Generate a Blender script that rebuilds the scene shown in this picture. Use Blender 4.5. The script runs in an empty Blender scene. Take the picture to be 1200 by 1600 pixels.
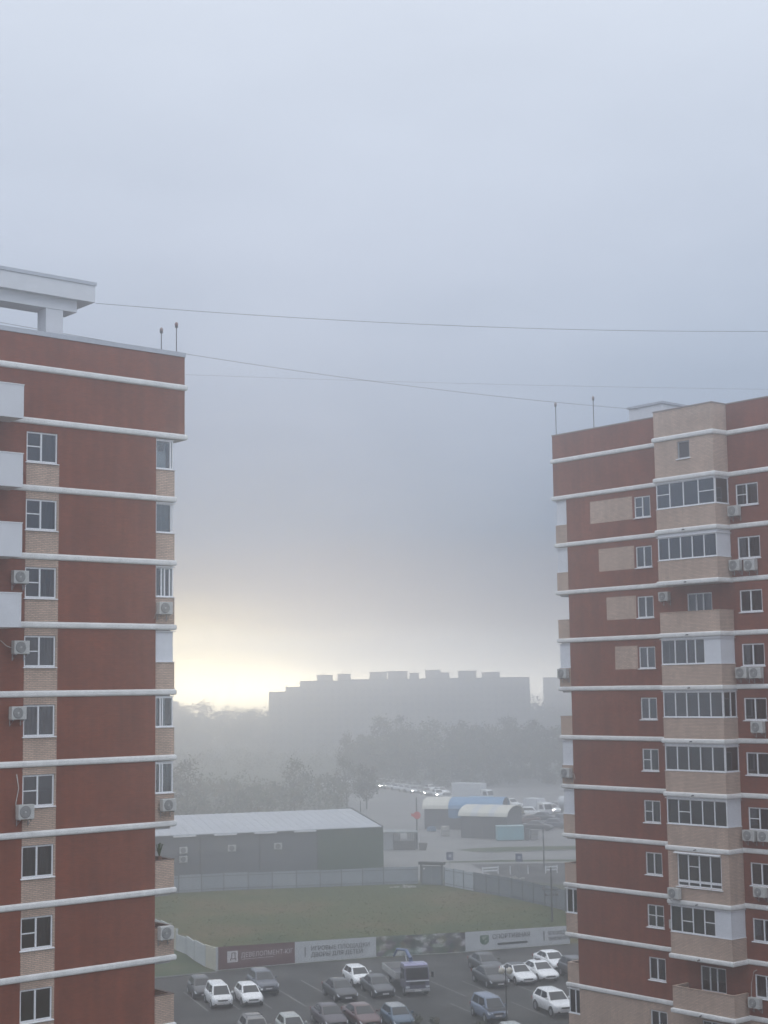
import bpy, bmesh, math, random
from mathutils import Vector, Matrix
random.seed(7)
SC = bpy.context.scene
COL = SC.collection
R = math.radians
GROUND_FAR = 760.0

# ------------------------------------------------------------------ camera
cam = bpy.data.cameras.new('camera')
cam.lens = 54.47; cam.sensor_width = 36.0; cam.clip_start = 0.5; cam.clip_end = 6000
CAM = bpy.data.objects.new('camera', cam); COL.objects.link(CAM)
CAM.matrix_world = Matrix.Translation((0, 0, 24.5)) @ Matrix.Rotation(R(96.501), 4, 'X') @ Matrix.Rotation(R(-0.809), 4, 'Z')
SC.camera = CAM

# ------------------------------------------------------------------ exposure / render
SC.view_settings.view_transform = 'Standard'
SC.view_settings.look = 'None'
SC.view_settings.exposure = 0.0
SC.view_settings.gamma = 1.0
SC.render.engine = 'CYCLES'
SC.cycles.use_denoising = True
SC.cycles.max_bounces = 8
SC.cycles.volume_bounces = 3
SC.cycles.transparent_max_bounces = 24
SC.cycles.sample_clamp_indirect = 4.0

# ------------------------------------------------------------------ sky
SUN_EL, SUN_AZ = R(1.0), R(-4.5)         # low sun behind the cloud, a little left of the view axis
world = bpy.data.worlds.new('World'); SC.world = world
world.use_nodes = True
def build_world():
    nt = world.node_tree; N = nt.nodes; Lk = nt.links; N.clear()
    def nd(t, **k):
        n = N.new(t)
        for a, b in k.items(): setattr(n, a, b)
        return n
    def m(op, a, b=None, c=None, clamp=False):
        n = nd('ShaderNodeMath', operation=op); n.use_clamp = clamp
        for i, v in enumerate((a, b, c)):
            if v is None: continue
            if isinstance(v, (int, float)): n.inputs[i].default_value = v
            else: Lk.new(v, n.inputs[i])
        return n.outputs[0]
    def sstep(v, a, b):
        n = nd('ShaderNodeMapRange', interpolation_type='SMOOTHSTEP')
        Lk.new(v, n.inputs[0]); n.inputs[1].default_value = a; n.inputs[2].default_value = b
        return n.outputs[0]
    def mix(f, a, b):
        n = nd('ShaderNodeMix', data_type='RGBA')
        if isinstance(f, float): n.inputs[0].default_value = f
        else: Lk.new(f, n.inputs[0])
        for i, v in ((6, a), (7, b)):
            if isinstance(v, tuple): n.inputs[i].default_value = (*v, 1)
            else: Lk.new(v, n.inputs[i])
        return n.outputs[2]
    tc = nd('ShaderNodeTexCoord'); D = tc.outputs['Generated']
    sp = nd('ShaderNodeSeparateXYZ'); Lk.new(D, sp.inputs[0])
    x, y, z = sp.outputs
    # large soft cloud noise
    mp = nd('ShaderNodeMapping'); mp.inputs['Scale'].default_value = (1, 1, 3.0); Lk.new(D, mp.inputs[0])
    ns = nd('ShaderNodeTexNoise'); ns.inputs['Scale'].default_value = 5.0; ns.inputs['Detail'].default_value = 4; ns.inputs['Roughness'].default_value = .5
    Lk.new(mp.outputs[0], ns.inputs[0]); cl = ns.outputs['Fac']
    zz = m('ADD', z, m('MULTIPLY', m('SUBTRACT', cl, .5), .05))
    rp = nd('ShaderNodeValToRGB'); Lk.new(zz, rp.inputs[0])
    E = rp.color_ramp.elements
    stops = SKY_STOPS
    E[0].position, E[0].color = stops[0][0], (*stops[0][1], 1)
    E[1].position, E[1].color = stops[-1][0], (*stops[-1][1], 1)
    for p, c in stops[1:-1]:
        e = E.new(p); e.color = (*c, 1)
    base = rp.outputs[0]
    # brightness varies slowly over the cloud
    br = nd('ShaderNodeVectorMath', operation='SCALE'); Lk.new(base, br.inputs[0])
    Lk.new(m('MULTIPLY_ADD', m('SUBTRACT', cl, .5), .12, 1.0), br.inputs['Scale'])
    zen = nd('ShaderNodeVectorMath', operation='SCALE'); Lk.new(br.outputs[0], zen.inputs[0])
    # the cloud is thinner overhead and behind the viewer
    back = sstep(m('MULTIPLY', y, -1), -.55, .5)
    high = sstep(z, .40, .85)
    Lk.new(m('ADD', m('MULTIPLY_ADD', back, BACK_BOOST, 1.0), m('MULTIPLY', high, ZEN_BOOST)), zen.inputs['Scale'])
    # clear gap under the cloud, at the horizon
    u = m('DIVIDE', x, m('MAXIMUM', y, .05))
    mp2 = nd('ShaderNodeMapping'); mp2.inputs['Scale'].default_value = (8, 1, 40); Lk.new(D, mp2.inputs[0])
    n2 = nd('ShaderNodeTexNoise'); n2.inputs['Scale'].default_value = 1.6; n2.inputs['Detail'].default_value = 5
    Lk.new(mp2.outputs[0], n2.inputs[0])
    zw = m('ADD', z, m('MULTIPLY', m('SUBTRACT', n2.outputs['Fac'], .5), .022))
    zw = m('SUBTRACT', zw, m('MULTIPLY', m('SUBTRACT', -.06, u), .22))
    gap = m('POWER', 2.718, m('MULTIPLY', m('POWER', m('DIVIDE', m('MAXIMUM', zw, 0.0), .021), 1.35), -1))
    d = m('DIVIDE', m('SUBTRACT', u, GAP_U), GAP_W)
    gx = m('POWER', 2.718, m('MULTIPLY', m('MULTIPLY', d, d), -1))
    g = m('MULTIPLY', m('MULTIPLY', gap, gx), sstep(y, .1, .4))
    low = sstep(z, -.030, .003)                       # nothing glows below the horizon
    g = m('MULTIPLY', g, low)
    glow = nd('ShaderNodeVectorMath', operation='SCALE'); glow.inputs[0].default_value = GLOW_COL
    Lk.new(m('MULTIPLY', g, GLOW), glow.inputs['Scale'])
    # wider pale band of thin cloud round the gap
    gap2 = m('POWER', 2.718, m('MULTIPLY', m('POWER', m('DIVIDE', m('MAXIMUM', z, 0.0), .017), 1.5), -1))
    d2 = m('DIVIDE', m('SUBTRACT', u, GAP_U), .34)
    g2 = m('MULTIPLY', m('MULTIPLY', gap2, m('POWER', 2.718, m('MULTIPLY', m('MULTIPLY', d2, d2), -1))), sstep(y, .1, .4))
    g2 = m('MULTIPLY', g2, low)
    band = nd('ShaderNodeVectorMath', operation='SCALE'); band.inputs[0].default_value = (1.0, .95, .83); Lk.new(m('MULTIPLY', g2, BAND), band.inputs['Scale'])
    add0 = nd('ShaderNodeVectorMath', operation='ADD'); Lk.new(zen.outputs[0], add0.inputs[0]); Lk.new(band.outputs[0], add0.inputs[1])
    add = nd('ShaderNodeVectorMath', operation='ADD'); Lk.new(add0.outputs[0], add.inputs[0]); Lk.new(glow.outputs[0], add.inputs[1])
    # clear sky above the cloud, seen faintly through it
    sky = nd('ShaderNodeTexSky', sky_type='NISHITA'); sky.sun_disc = False
    sky.sun_elevation = SUN_EL; sky.sun_rotation = SUN_AZ; sky.altitude = 100; sky.air_density = 1.0; sky.dust_density = 2.0
    b1 = nd('ShaderNodeBackground'); Lk.new(sky.outputs[0], b1.inputs[0]); b1.inputs[1].default_value = 0.10
    b2 = nd('ShaderNodeBackground'); Lk.new(add.outputs[0], b2.inputs[0]); b2.inputs[1].default_value = 1.0
    mx = nd('ShaderNodeMixShader'); mx.inputs[0].default_value = 0.93
    Lk.new(b1.outputs[0], mx.inputs[1]); Lk.new(b2.outputs[0], mx.inputs[2])
    out = nd('ShaderNodeOutputWorld'); Lk.new(mx.outputs[0], out.inputs[0])
SKY_STOPS = [(0.0, (.60, .64, .70)), (.018, (.50, .55, .62)), (.045, (.10, .15, .22)), (.10, (.14, .26, .41)), (.17, (.37, .47, .62)),
             (.28, (.58, .66, .80)), (.42, (.71, .78, .90)), (1.0, (.80, .82, .86))]
BACK_BOOST, ZEN_BOOST = 0.45, 1.0
GAP_U, GAP_W, GLOW, BAND = -.10, .155, 6.0, 6.0
GLOW_COL = (1.0, .78, .30)
build_world()
world.cycles.sampling_method = 'MANUAL'; world.cycles.sample_map_resolution = 1024

sun = bpy.data.lights.new('sun', 'SUN'); sun.energy = 0.15; sun.angle = R(10); sun.color = (1.0, .88, .70)
SUN = bpy.data.objects.new('sun', sun); COL.objects.link(SUN)
sd = Vector((math.sin(SUN_AZ) * math.cos(SUN_EL), math.cos(SUN_AZ) * math.cos(SUN_EL), math.sin(SUN_EL)))
SUN.rotation_euler = (-sd).to_track_quat('-Z', 'Y').to_euler(); SUN.location = sd * 300

# ------------------------------------------------------------------ haze settings
HAZE_DENSITY, HAZE_G = 0.0037, 0.86

# ================================================================== helpers
class MB:
    def __init__(s): s.v = []; s.f = []; s.m = []
    def face(s, pts, mi=0):
        n = len(s.v); s.v += [tuple(p) for p in pts]; s.f.append(tuple(range(n, n + len(pts)))); s.m.append(mi)
    def box(s, x0, x1, y0, y1, z0, z1, mi=0):
        n = len(s.v)
        s.v += [(x0,y0,z0),(x1,y0,z0),(x1,y1,z0),(x0,y1,z0),(x0,y0,z1),(x1,y0,z1),(x1,y1,z1),(x0,y1,z1)]
        for q in ((0,3,2,1),(4,5,6,7),(0,1,5,4),(1,2,6,5),(2,3,7,6),(3,0,4,7)):
            s.f.append(tuple(n + i for i in q)); s.m.append(mi)
    def prism(s, poly, z0, z1, mi=0):
        n = len(s.v); k = len(poly)
        s.v += [(p[0], p[1], z0) for p in poly] + [(p[0], p[1], z1) for p in poly]
        s.f.append(tuple(n + i for i in reversed(range(k)))); s.m.append(mi)
        s.f.append(tuple(n + k + i for i in range(k))); s.m.append(mi)
        for i in range(k):
            j = (i + 1) % k; s.f.append((n+i, n+j, n+k+j, n+k+i)); s.m.append(mi)
    def extr(s, poly, ax, a0, a1, mi=0):
        # polygon given in the two other axes, extruded along axis ax
        def P(p, a):
            return (a, p[0], p[1]) if ax == 0 else ((p[0], a, p[1]) if ax == 1 else (p[0], p[1], a))
        n = len(s.v); k = len(poly)
        s.v += [P(p, a0) for p in poly] + [P(p, a1) for p in poly]
        s.f.append(tuple(n + i for i in reversed(range(k)))); s.m.append(mi)
        s.f.append(tuple(n + k + i for i in range(k))); s.m.append(mi)
        for i in range(k):
            j = (i + 1) % k; s.f.append((n+i, n+j, n+k+j, n+k+i)); s.m.append(mi)
    def tube(s, pts, rad, n=6, mi=0, caps=True):
        pts = [Vector(p) for p in pts]; base = len(s.v); K = len(pts)
        for i, p in enumerate(pts):
            t = (pts[min(i+1, K-1)] - pts[max(i-1, 0)]).normalized()
            up = Vector((0, 0, 1)) if abs(t.z) < .9 else Vector((1, 0, 0))
            a = t.cross(up).normalized(); b = a.cross(t).normalized()
            r = rad[i] if isinstance(rad, (list, tuple)) else rad
            for j in range(n):
                th = 2 * math.pi * j / n
                s.v.append(tuple(p + a * (r * math.cos(th)) + b * (r * math.sin(th))))
        for i in range(K - 1):
            for j in range(n):
                q = base + i*n; k2 = (j + 1) % n
                s.f.append((q + j, q + k2, q + n + k2, q + n + j)); s.m.append(mi)
        if caps:
            s.f.append(tuple(base + j for j in reversed(range(n)))); s.m.append(mi)
            s.f.append(tuple(base + (K-1)*n + j for j in range(n))); s.m.append(mi)
    def lathe(s, c, prof, n=12, mi=0, axis=2):
        base = len(s.v); K = len(prof)
        for r, h in prof:
            for j in range(n):
                th = 2*math.pi*j/n; a, b = r*math.cos(th), r*math.sin(th)
                v = (a, b, h) if axis == 2 else ((h, a, b) if axis == 0 else (b, h, a))
                s.v.append((c[0]+v[0], c[1]+v[1], c[2]+v[2]))
        for i in range(K-1):
            for j in range(n):
                q = base+i*n; k2 = (j+1) % n
                s.f.append((q+j, q+k2, q+n+k2, q+n+j)); s.m.append(mi)
        s.f.append(tuple(base + j for j in reversed(range(n)))); s.m.append(mi)
        s.f.append(tuple(base + (K-1)*n + j for j in range(n))); s.m.append(mi)
    def sweep(s, path, z, prof, mi=0, inner=.0):
        # path in plan, outward is to the right of travel; prof = list of (out, dz) closed ring
        K = len(path); P = [Vector((p[0], p[1])) for p in path]; base = len(s.v); n = len(prof)
        for i, p in enumerate(P):
            ds = []
            if i > 0: ds.append((P[i]-P[i-1]).normalized())
            if i < K-1: ds.append((P[i+1]-P[i]).normalized())
            ns = [Vector((d.y, -d.x)) for d in ds]
            if len(ns) == 2:
                o = (ns[0]+ns[1]); o = o / max(.2, (1 + ns[0].dot(ns[1])))
            else: o = ns[0]
            for a, b in prof:
                s.v.append((p.x + o.x*a, p.y + o.y*a, z + b))
        for i in range(K-1):
            for j in range(n):
                q = base+i*n; k2 = (j+1) % n
                s.f.append((q+j, q+n+j, q+n+k2, q+k2)); s.m.append(mi)
        s.f.append(tuple(base+j for j in range(n))); s.m.append(mi)
        s.f.append(tuple(base+(K-1)*n+j for j in reversed(range(n)))); s.m.append(mi)
    def build(s, name, mats, parent=None, smooth=False, bevel=0, fix=True):
        me = bpy.data.meshes.new(name); me.from_pydata(s.v, [], s.f); 
        if not isinstance(mats, (list, tuple)): mats = [mats]
        for m_ in mats: me.materials.append(m_)
        me.polygons.foreach_set('material_index', s.m)
        if fix:
            bm = bmesh.new(); bm.from_mesh(me); bmesh.ops.recalc_face_normals(bm, faces=bm.faces); bm.to_mesh(me); bm.free()
        if smooth: me.polygons.foreach_set('use_smooth', [True]*len(me.polygons))
        me.update()
        o = bpy.data.objects.new(name, me); COL.objects.link(o)
        if parent: o.parent = parent
        if bevel:
            b = o.modifiers.new('bevel', 'BEVEL'); b.width = bevel; b.segments = 2; b.limit_method = 'ANGLE'; b.angle_limit = R(40)
        return o

def tag(o, label, cat, group=None, kind=None):
    o['label'] = label; o['category'] = cat
    if group: o['group'] = group
    if kind: o['kind'] = kind
    return o
def thing(name, label, cat, loc=(0,0,0), rz=0, group=None):
    o = bpy.data.objects.new(name, None); COL.objects.link(o); o.empty_display_size = .3
    o.location = loc; o.rotation_euler = (0, 0, rz)
    return tag(o, label, cat, group)
def structure(o, kind='structure'):
    o['kind'] = kind; return o

# ------------------------------------------------------------------ materials
MC = {}
def mat(name, col, rough=.7, metal=0, var=0, scale=4, bump=0, spec=.5, detail=5, coat=0, stretch=None):
    if name in MC: return MC[name]
    M = bpy.data.materials.new(name); M.use_nodes = True; nt = M.node_tree; B = nt.nodes['Principled BSDF']
    B.inputs['Base Color'].default_value = (*col, 1); B.inputs['Roughness'].default_value = rough; B.inputs['Metallic'].default_value = metal
    B.inputs['Specular IOR Level'].default_value = spec; B.inputs['Coat Weight'].default_value = coat
    if var or bump:
        tc = nt.nodes.new('ShaderNodeTexCoord'); ns = nt.nodes.new('ShaderNodeTexNoise')
        ns.inputs['Scale'].default_value = scale; ns.inputs['Detail'].default_value = detail; ns.inputs['Roughness'].default_value = .6
        if stretch:
            mp = nt.nodes.new('ShaderNodeMapping'); mp.inputs['Scale'].default_value = stretch
            nt.links.new(tc.outputs['Object'], mp.inputs[0]); nt.links.new(mp.outputs[0], ns.inputs[0])
        else: nt.links.new(tc.outputs['Object'], ns.inputs[0])
        if var:
            mr = nt.nodes.new('ShaderNodeMapRange'); nt.links.new(ns.outputs['Fac'], mr.inputs[0])
            mr.inputs[1].default_value = .25; mr.inputs[2].default_value = .75; mr.inputs[3].default_value = 1-var; mr.inputs[4].default_value = 1+var
            vm = nt.nodes.new('ShaderNodeVectorMath'); vm.operation = 'SCALE'; vm.inputs[0].default_value = col
            nt.links.new(mr.outputs[0], vm.inputs['Scale']); nt.links.new(vm.outputs[0], B.inputs['Base Color'])
        if bump:
            bp = nt.nodes.new('ShaderNodeBump'); bp.inputs['Strength'].default_value = bump; bp.inputs['Distance'].default_value = .05
            nt.links.new(ns.outputs['Fac'], bp.inputs['Height']); nt.links.new(bp.outputs[0], B.inputs['Normal'])
    MC[name] = M; return M

def brick_mat(name, c1, c2, mortar, msize=.012, stain=.25):
    M = bpy.data.materials.new(name); M.use_nodes = True; nt = M.node_tree; B = nt.nodes['Principled BSDF']
    N = nt.nodes; L = nt.links
    tc = N.new('ShaderNodeTexCoord'); sp = N.new('ShaderNodeSeparateXYZ'); L.new(tc.outputs['Object'], sp.inputs[0])
    a = N.new('ShaderNodeMath'); a.operation = 'ADD'; L.new(sp.outputs[0], a.inputs[0]); L.new(sp.outputs[1], a.inputs[1])
    cb = N.new('ShaderNodeCombineXYZ'); L.new(a.outputs[0], cb.inputs[0]); L.new(sp.outputs[2], cb.inputs[1])
    bk = N.new('ShaderNodeTexBrick'); L.new(cb.outputs[0], bk.inputs[0])
    bk.inputs['Scale'].default_value = 1; bk.inputs['Brick Width'].default_value = .26; bk.inputs['Row Height'].default_value = .077
    bk.inputs['Mortar Size'].default_value = msize; bk.inputs['Mortar Smooth'].default_value = .3; bk.inputs['Bias'].default_value = -.1
    bk.inputs['Color1'].default_value = (*c1, 1); bk.inputs['Color2'].default_value = (*c2, 1); bk.inputs['Mortar'].default_value = (*mortar, 1)
    ns = N.new('ShaderNodeTexNoise'); ns.inputs['Scale'].default_value = .8; ns.inputs['Detail'].default_value = 6; ns.inputs['Roughness'].default_value = .65
    mp = N.new('ShaderNodeMapping'); mp.inputs['Scale'].default_value = (1, 1, .45); L.new(tc.outputs['Object'], mp.inputs[0]); L.new(mp.outputs[0], ns.inputs[0])
    mr = N.new('ShaderNodeMapRange'); L.new(ns.outputs['Fac'], mr.inputs[0]); mr.inputs[1].default_value = .3; mr.inputs[2].default_value = .7
    mr.inputs[3].default_value = 1 - stain; mr.inputs[4].default_value = 1 + stain*.7
    vm = N.new('ShaderNodeVectorMath'); vm.operation = 'SCALE'; L.new(bk.outputs['Color'], vm.inputs[0]); L.new(mr.outputs[0], vm.inputs['Scale'])
    n3 = N.new('ShaderNodeTexNoise'); n3.inputs['Scale'].default_value = 1.0; n3.inputs['Detail'].default_value = 4
    mp3 = N.new('ShaderNodeMapping'); mp3.inputs['Scale'].default_value = (3.2, 3.2, .16); L.new(tc.outputs['Object'], mp3.inputs[0]); L.new(mp3.outputs[0], n3.inputs[0])
    r3 = N.new('ShaderNodeMapRange'); L.new(n3.outputs['Fac'], r3.inputs[0]); r3.inputs[1].default_value = .35; r3.inputs[2].default_value = .62; r3.inputs[3].default_value = 1 - stain*.4; r3.inputs[4].default_value = 1.06
    v3 = N.new('ShaderNodeVectorMath'); v3.operation = 'SCALE'; L.new(vm.outputs[0], v3.inputs[0]); L.new(r3.outputs[0], v3.inputs['Scale'])
    L.new(v3.outputs[0], B.inputs['Base Color']); B.inputs['Roughness'].default_value = .88
    bp = N.new('ShaderNodeBump'); bp.inputs['Strength'].default_value = .35; bp.inputs['Distance'].default_value = .01; bp.invert = True
    L.new(bk.outputs['Fac'], bp.inputs['Height']); L.new(bp.outputs[0], B.inputs['Normal'])
    return M
RED = brick_mat('red brick', (.225, .054, .025), (.172, .038, .018), (.165, .070, .044), .010)
BEIGE = brick_mat('beige brick', (.60, .44, .345), (.47, .34, .265), (.25, .20, .17), .014, .16)

def glass_mat(name, tint=(.55, .60, .64), ior=1.5, rough=.03, through=.8):
    M = bpy.data.materials.new(name); M.use_nodes = True; nt = M.node_tree; N = nt.nodes; L = nt.links; N.clear()
    tr = N.new('ShaderNodeBsdfTransparent'); tr.inputs[0].default_value = (*[t*through for t in tint], 1)
    gl = N.new('ShaderNodeBsdfGlossy'); gl.inputs['Roughness'].default_value = rough; gl.inputs['Color'].default_value = (.95, .97, 1, 1)
    fr = N.new('ShaderNodeFresnel'); fr.inputs[0].default_value = ior
    mr = N.new('ShaderNodeMath'); mr.operation = 'MULTIPLY_ADD'; mr.inputs[1].default_value = 1.5; mr.inputs[2].default_value = .03; mr.use_clamp = True
    L.new(fr.outputs[0], mr.inputs[0])
    mx = N.new('ShaderNodeMixShader'); L.new(mr.outputs[0], mx.inputs[0]); L.new(tr.outputs[0], mx.inputs[1]); L.new(gl.outputs[0], mx.inputs[2])
    ou = N.new('ShaderNodeOutputMaterial'); L.new(mx.outputs[0], ou.inputs[0])
    return M
GLASS = glass_mat('window glass')
CLEAR = glass_mat('balcony glass', (.86, .90, .90), through=.95)
CARGLASS = mat('car glass', (.018, .021, .025), .06, spec=.6)
PVC = mat('white window plastic', (.74, .75, .77), .4, var=.05, scale=3)
PANEL = mat('white panel', (.66, .68, .72), .5, var=.06, scale=2)
BANDM = mat('white cornice paint', (.70, .70, .69), .8, var=.13, scale=2.2, bump=.12, stretch=(1, 1, .6))
BALCW = mat('white balcony cladding', (.62, .63, .66), .6, var=.06, scale=1.5)
COPING = mat('zinc coping', (.42, .44, .48), .45, metal=.3, var=.08, scale=3)
CONCR = mat('pale concrete', (.60, .60, .60), .85, var=.12, scale=1.3, bump=.1)
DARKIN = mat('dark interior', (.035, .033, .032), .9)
CURT = [mat('grey curtain', (.24, .24, .25), .9, var=.1, scale=5), mat('white curtain', (.50, .50, .50), .9, var=.08, scale=5),
        mat('beige curtain', (.42, .36, .30), .9, var=.1, scale=5), mat('dark curtain', (.13, .12, .12), .9, var=.1, scale=5)]
STEELD = mat('dark steel', (.09, .09, .10), .5, metal=.5)
STEEL = mat('grey steel', (.32, .33, .35), .45, metal=.6, var=.1)
ACW = mat('air conditioner casing', (.47, .475, .46), .5, var=.07, scale=4)
ACD = mat('air conditioner grille', (.16, .165, .17), .6)
BLACK = mat('black rubber', (.018, .018, .019), .8)
TRIMB = mat('black plastic', (.025, .025, .027), .5)
CHROME = mat('alloy', (.45, .46, .48), .35, metal=.9)
LAMPG = mat('headlamp glass', (.55, .58, .62), .12, spec=.8)
PLATE = mat('number plate', (.62, .62, .62), .5)
def emit(name, col, s):
    M = bpy.data.materials.new(name); M.use_nodes = True; nt = M.node_tree; nt.nodes.clear()
    e = nt.nodes.new('ShaderNodeEmission'); e.inputs[0].default_value = (*col, 1); e.inputs[1].default_value = s
    o = nt.nodes.new('ShaderNodeOutputMaterial'); nt.links.new(e.outputs[0], o.inputs[0]); return M
LIT = emit('lit headlamp', (1, .97, .9), 90)

# ================================================================== ground
def ground_mat(name, cols, scale, rough=.95, bump=.3, pos=(.35, .5, .65), fine=8.0):
    M = bpy.data.materials.new(name); M.use_nodes = True; nt = M.node_tree; N = nt.nodes; L = nt.links; B = N['Principled BSDF']
    tc = N.new('ShaderNodeTexCoord')
    n1 = N.new('ShaderNodeTexNoise'); n1.inputs['Scale'].default_value = scale; n1.inputs['Detail'].default_value = 8; n1.inputs['Roughness'].default_value = .62
    L.new(tc.outputs['Object'], n1.inputs[0])
    n2 = N.new('ShaderNodeTexNoise'); n2.inputs['Scale'].default_value = fine; n2.inputs['Detail'].default_value = 3; L.new(tc.outputs['Object'], n2.inputs[0])
    rp = N.new('ShaderNodeValToRGB'); L.new(n1.outputs['Fac'], rp.inputs[0]); E = rp.color_ramp.elements
    E[0].position = pos[0]; E[0].color = (*cols[0], 1); E[1].position = pos[-1]; E[1].color = (*cols[-1], 1)
    for p, c in zip(pos[1:-1], cols[1:-1]): e = E.new(p); e.color = (*c, 1)
    mr = N.new('ShaderNodeMapRange'); L.new(n2.outputs['Fac'], mr.inputs[0]); mr.inputs[1].default_value = .3; mr.inputs[2].default_value = .7; mr.inputs[3].default_value = .8; mr.inputs[4].default_value = 1.2
    vm = N.new('ShaderNodeVectorMath'); vm.operation = 'SCALE'; L.new(rp.outputs[0], vm.inputs[0]); L.new(mr.outputs[0], vm.inputs['Scale'])
    L.new(vm.outputs[0], B.inputs['Base Color']); B.inputs['Roughness'].default_value = rough
    if bump:
        bp = N.new('ShaderNodeBump'); bp.inputs['Strength'].default_value = bump; bp.inputs['Distance'].default_value = .06; L.new(n2.outputs['Fac'], bp.inputs['Height']); L.new(bp.outputs[0], B.inputs['Normal'])
    return M
FIELD = ground_mat('rough grass field', [(.026, .045, .005), (.052, .060, .008), (.100, .072, .026)], 0.075, fine=1.6)
FARFIELD = ground_mat('far rough land', [(.05, .055, .035), (.075, .085, .05), (.11, .10, .075)], .02, fine=.6)
ASPH = ground_mat('worn asphalt', [(.024, .024, .0235), (.040, .0395, .038), (.060, .0585, .055)], .22, rough=.85, bump=.1, fine=14)
PALE = ground_mat('pale road', [(.17, .17, .17), (.21, .21, .208), (.25, .248, .24)], .09, rough=.85, bump=.08, fine=6)
DARKLOT = ground_mat('dark lot asphalt', [(.035, .036, .038), (.05, .05, .052), (.08, .08, .08)], .2, rough=.8, bump=.08, fine=6)
LAWN = ground_mat('green lawn', [(.035, .055, .022), (.050, .072, .03), (.085, .085, .045)], .3, fine=5)

def sheet(name, poly, z, m, kind='structure', nsub=0):
    b = MB(); b.face([(p[0], p[1], z) for p in poly]); o = b.build(name, m, fix=False); o['kind'] = kind; return o
sheet('ground', [(-520, -30), (520, -30), (520, GROUND_FAR), (-520, GROUND_FAR)], 0, FARFIELD)
sheet('meadow', [(-60, 120), (-15.3, 140.6), (-8.6, 143.5), (7.0, 148.2), (17, 152.2), (40, 158), (18.6, 175.6), (6.7, 197.2), (3.8, 198.7), (-8.6, 197), (-28.4, 192.5), (-60, 180)], .004, FIELD)
sheet('parking_lot', [(-40, 60), (60, 60), (60, 160), (17.2, 151.6), (7.0, 147.8), (-8.6, 142.9), (-15.2, 139.6), (-20.2, 136.9), (-40, 128)], .008, ASPH)
sheet('road', [(-60, 190), (3.8, 203), (9, 203), (30, 199), (70, 199), (90, 330), (40, 420), (-20, 420), (-8, 330), (-1, 246), (-60, 232)], .008, PALE)
sheet('verge', [(10.3, 239.5), (12.5, 236.3), (15.5, 235.2), (26.7, 237.0), (40, 239.5), (40, 246.5), (27.4, 243.1), (19.0, 243.3), (13, 241.5)], .012, LAWN)
sheet('far_verge', [(6.0, 222.0), (16, 222.5), (40, 221.0), (40, 223.4), (16, 225.0), (6.0, 223.6)], .012, LAWN)
sheet('dark_lot', [(11.4, 220.2), (26.5, 220.2), (40, 219), (40, 190), (21.9, 196.0), (14.2, 202.2)], .012, DARKLOT)
sheet('lawn_strip', [(-40, 138), (-40, 129.5), (-20.6, 137.3), (-15.4, 139.9), (-16.7, 142.0), (-18.0, 145.4), (-19.3, 148.9), (-20.3, 150.6), (-22.3, 154), (-30, 160)], .012, LAWN)
def kerb(name, pts, w=.16, h=.13):
    b = MB(); b.sweep(pts, 0, [(0, .0), (w, .0), (w, h), (0, h)]); o = b.build('kerb', mat('kerb concrete', (.20, .20, .195), .9, var=.15, scale=2)); o['kind'] = 'structure'; return o
kerb('kerb', [(-40, 128.9), (-20.4, 136.75), (-15.2, 139.35)])
kerb('kerb', [(2.0, 112.4), (9.0, 113.6), (22, 117.0)])
sheet('planting_strip', [(2.0, 112.3), (9.0, 113.45), (22, 116.8), (22, 100), (2, 100)], .012, LAWN)
kerb('kerb', [(12.4, 236.2), (15.5, 235.05), (26.7, 236.85), (40, 239.35)])
# faded bay markings, all parallel
WHITEPAINT = mat('faded marking paint', (.19, .19, .185), .8, var=.25, scale=3)
mk = MB()
def stripe(b, a, c, w=.12, z=.014):
    a, c = Vector(a), Vector(c); d = (c-a).normalized(); n = Vector((-d.y, d.x))*(w/2)
    b.face([(*(a-n), z), (*(c-n), z), (*(c+n), z), (*(a+n), z)])
for a, c in (((-17.0, 130.7), (-14.1, 122.9)), ((-14.6, 131.0), (-11.7, 123.3)), ((-12.1, 131.2), (-9.2, 123.5)), ((-9.4, 131.5), (-6.6, 124.1)),
             ((-7.6, 135.1), (-2.2, 121.0)), ((-5.0, 134.9), (-1.9, 127.0)), ((-2.2, 134.6), (.8, 126.8)), ((.6, 134.2), (3.2, 127.4)), ((3.3, 134.0), (6.0, 127.2)),
             ((6.0, 133.8), (8.6, 127.2)), ((9.2, 134.5), (11.8, 128.0)), ((4.6, 124.6), (7.2, 118.4)), ((9.4, 124.8), (11.6, 119.2)), ((-8.6, 117.4), (-6.9, 113.1)), ((-6.2, 118.2), (-3.9, 112.6)), ((-3.6, 119.0), (-1.6, 113.6)), ((-1.0, 119.4), (1.0, 114.4)),
             ((13.4, 221.2), (15, 203.5))):
    stripe(mk, a, c)
o = mk.build('parking_lines', WHITEPAINT, fix=False); o['kind'] = 'structure'

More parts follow.
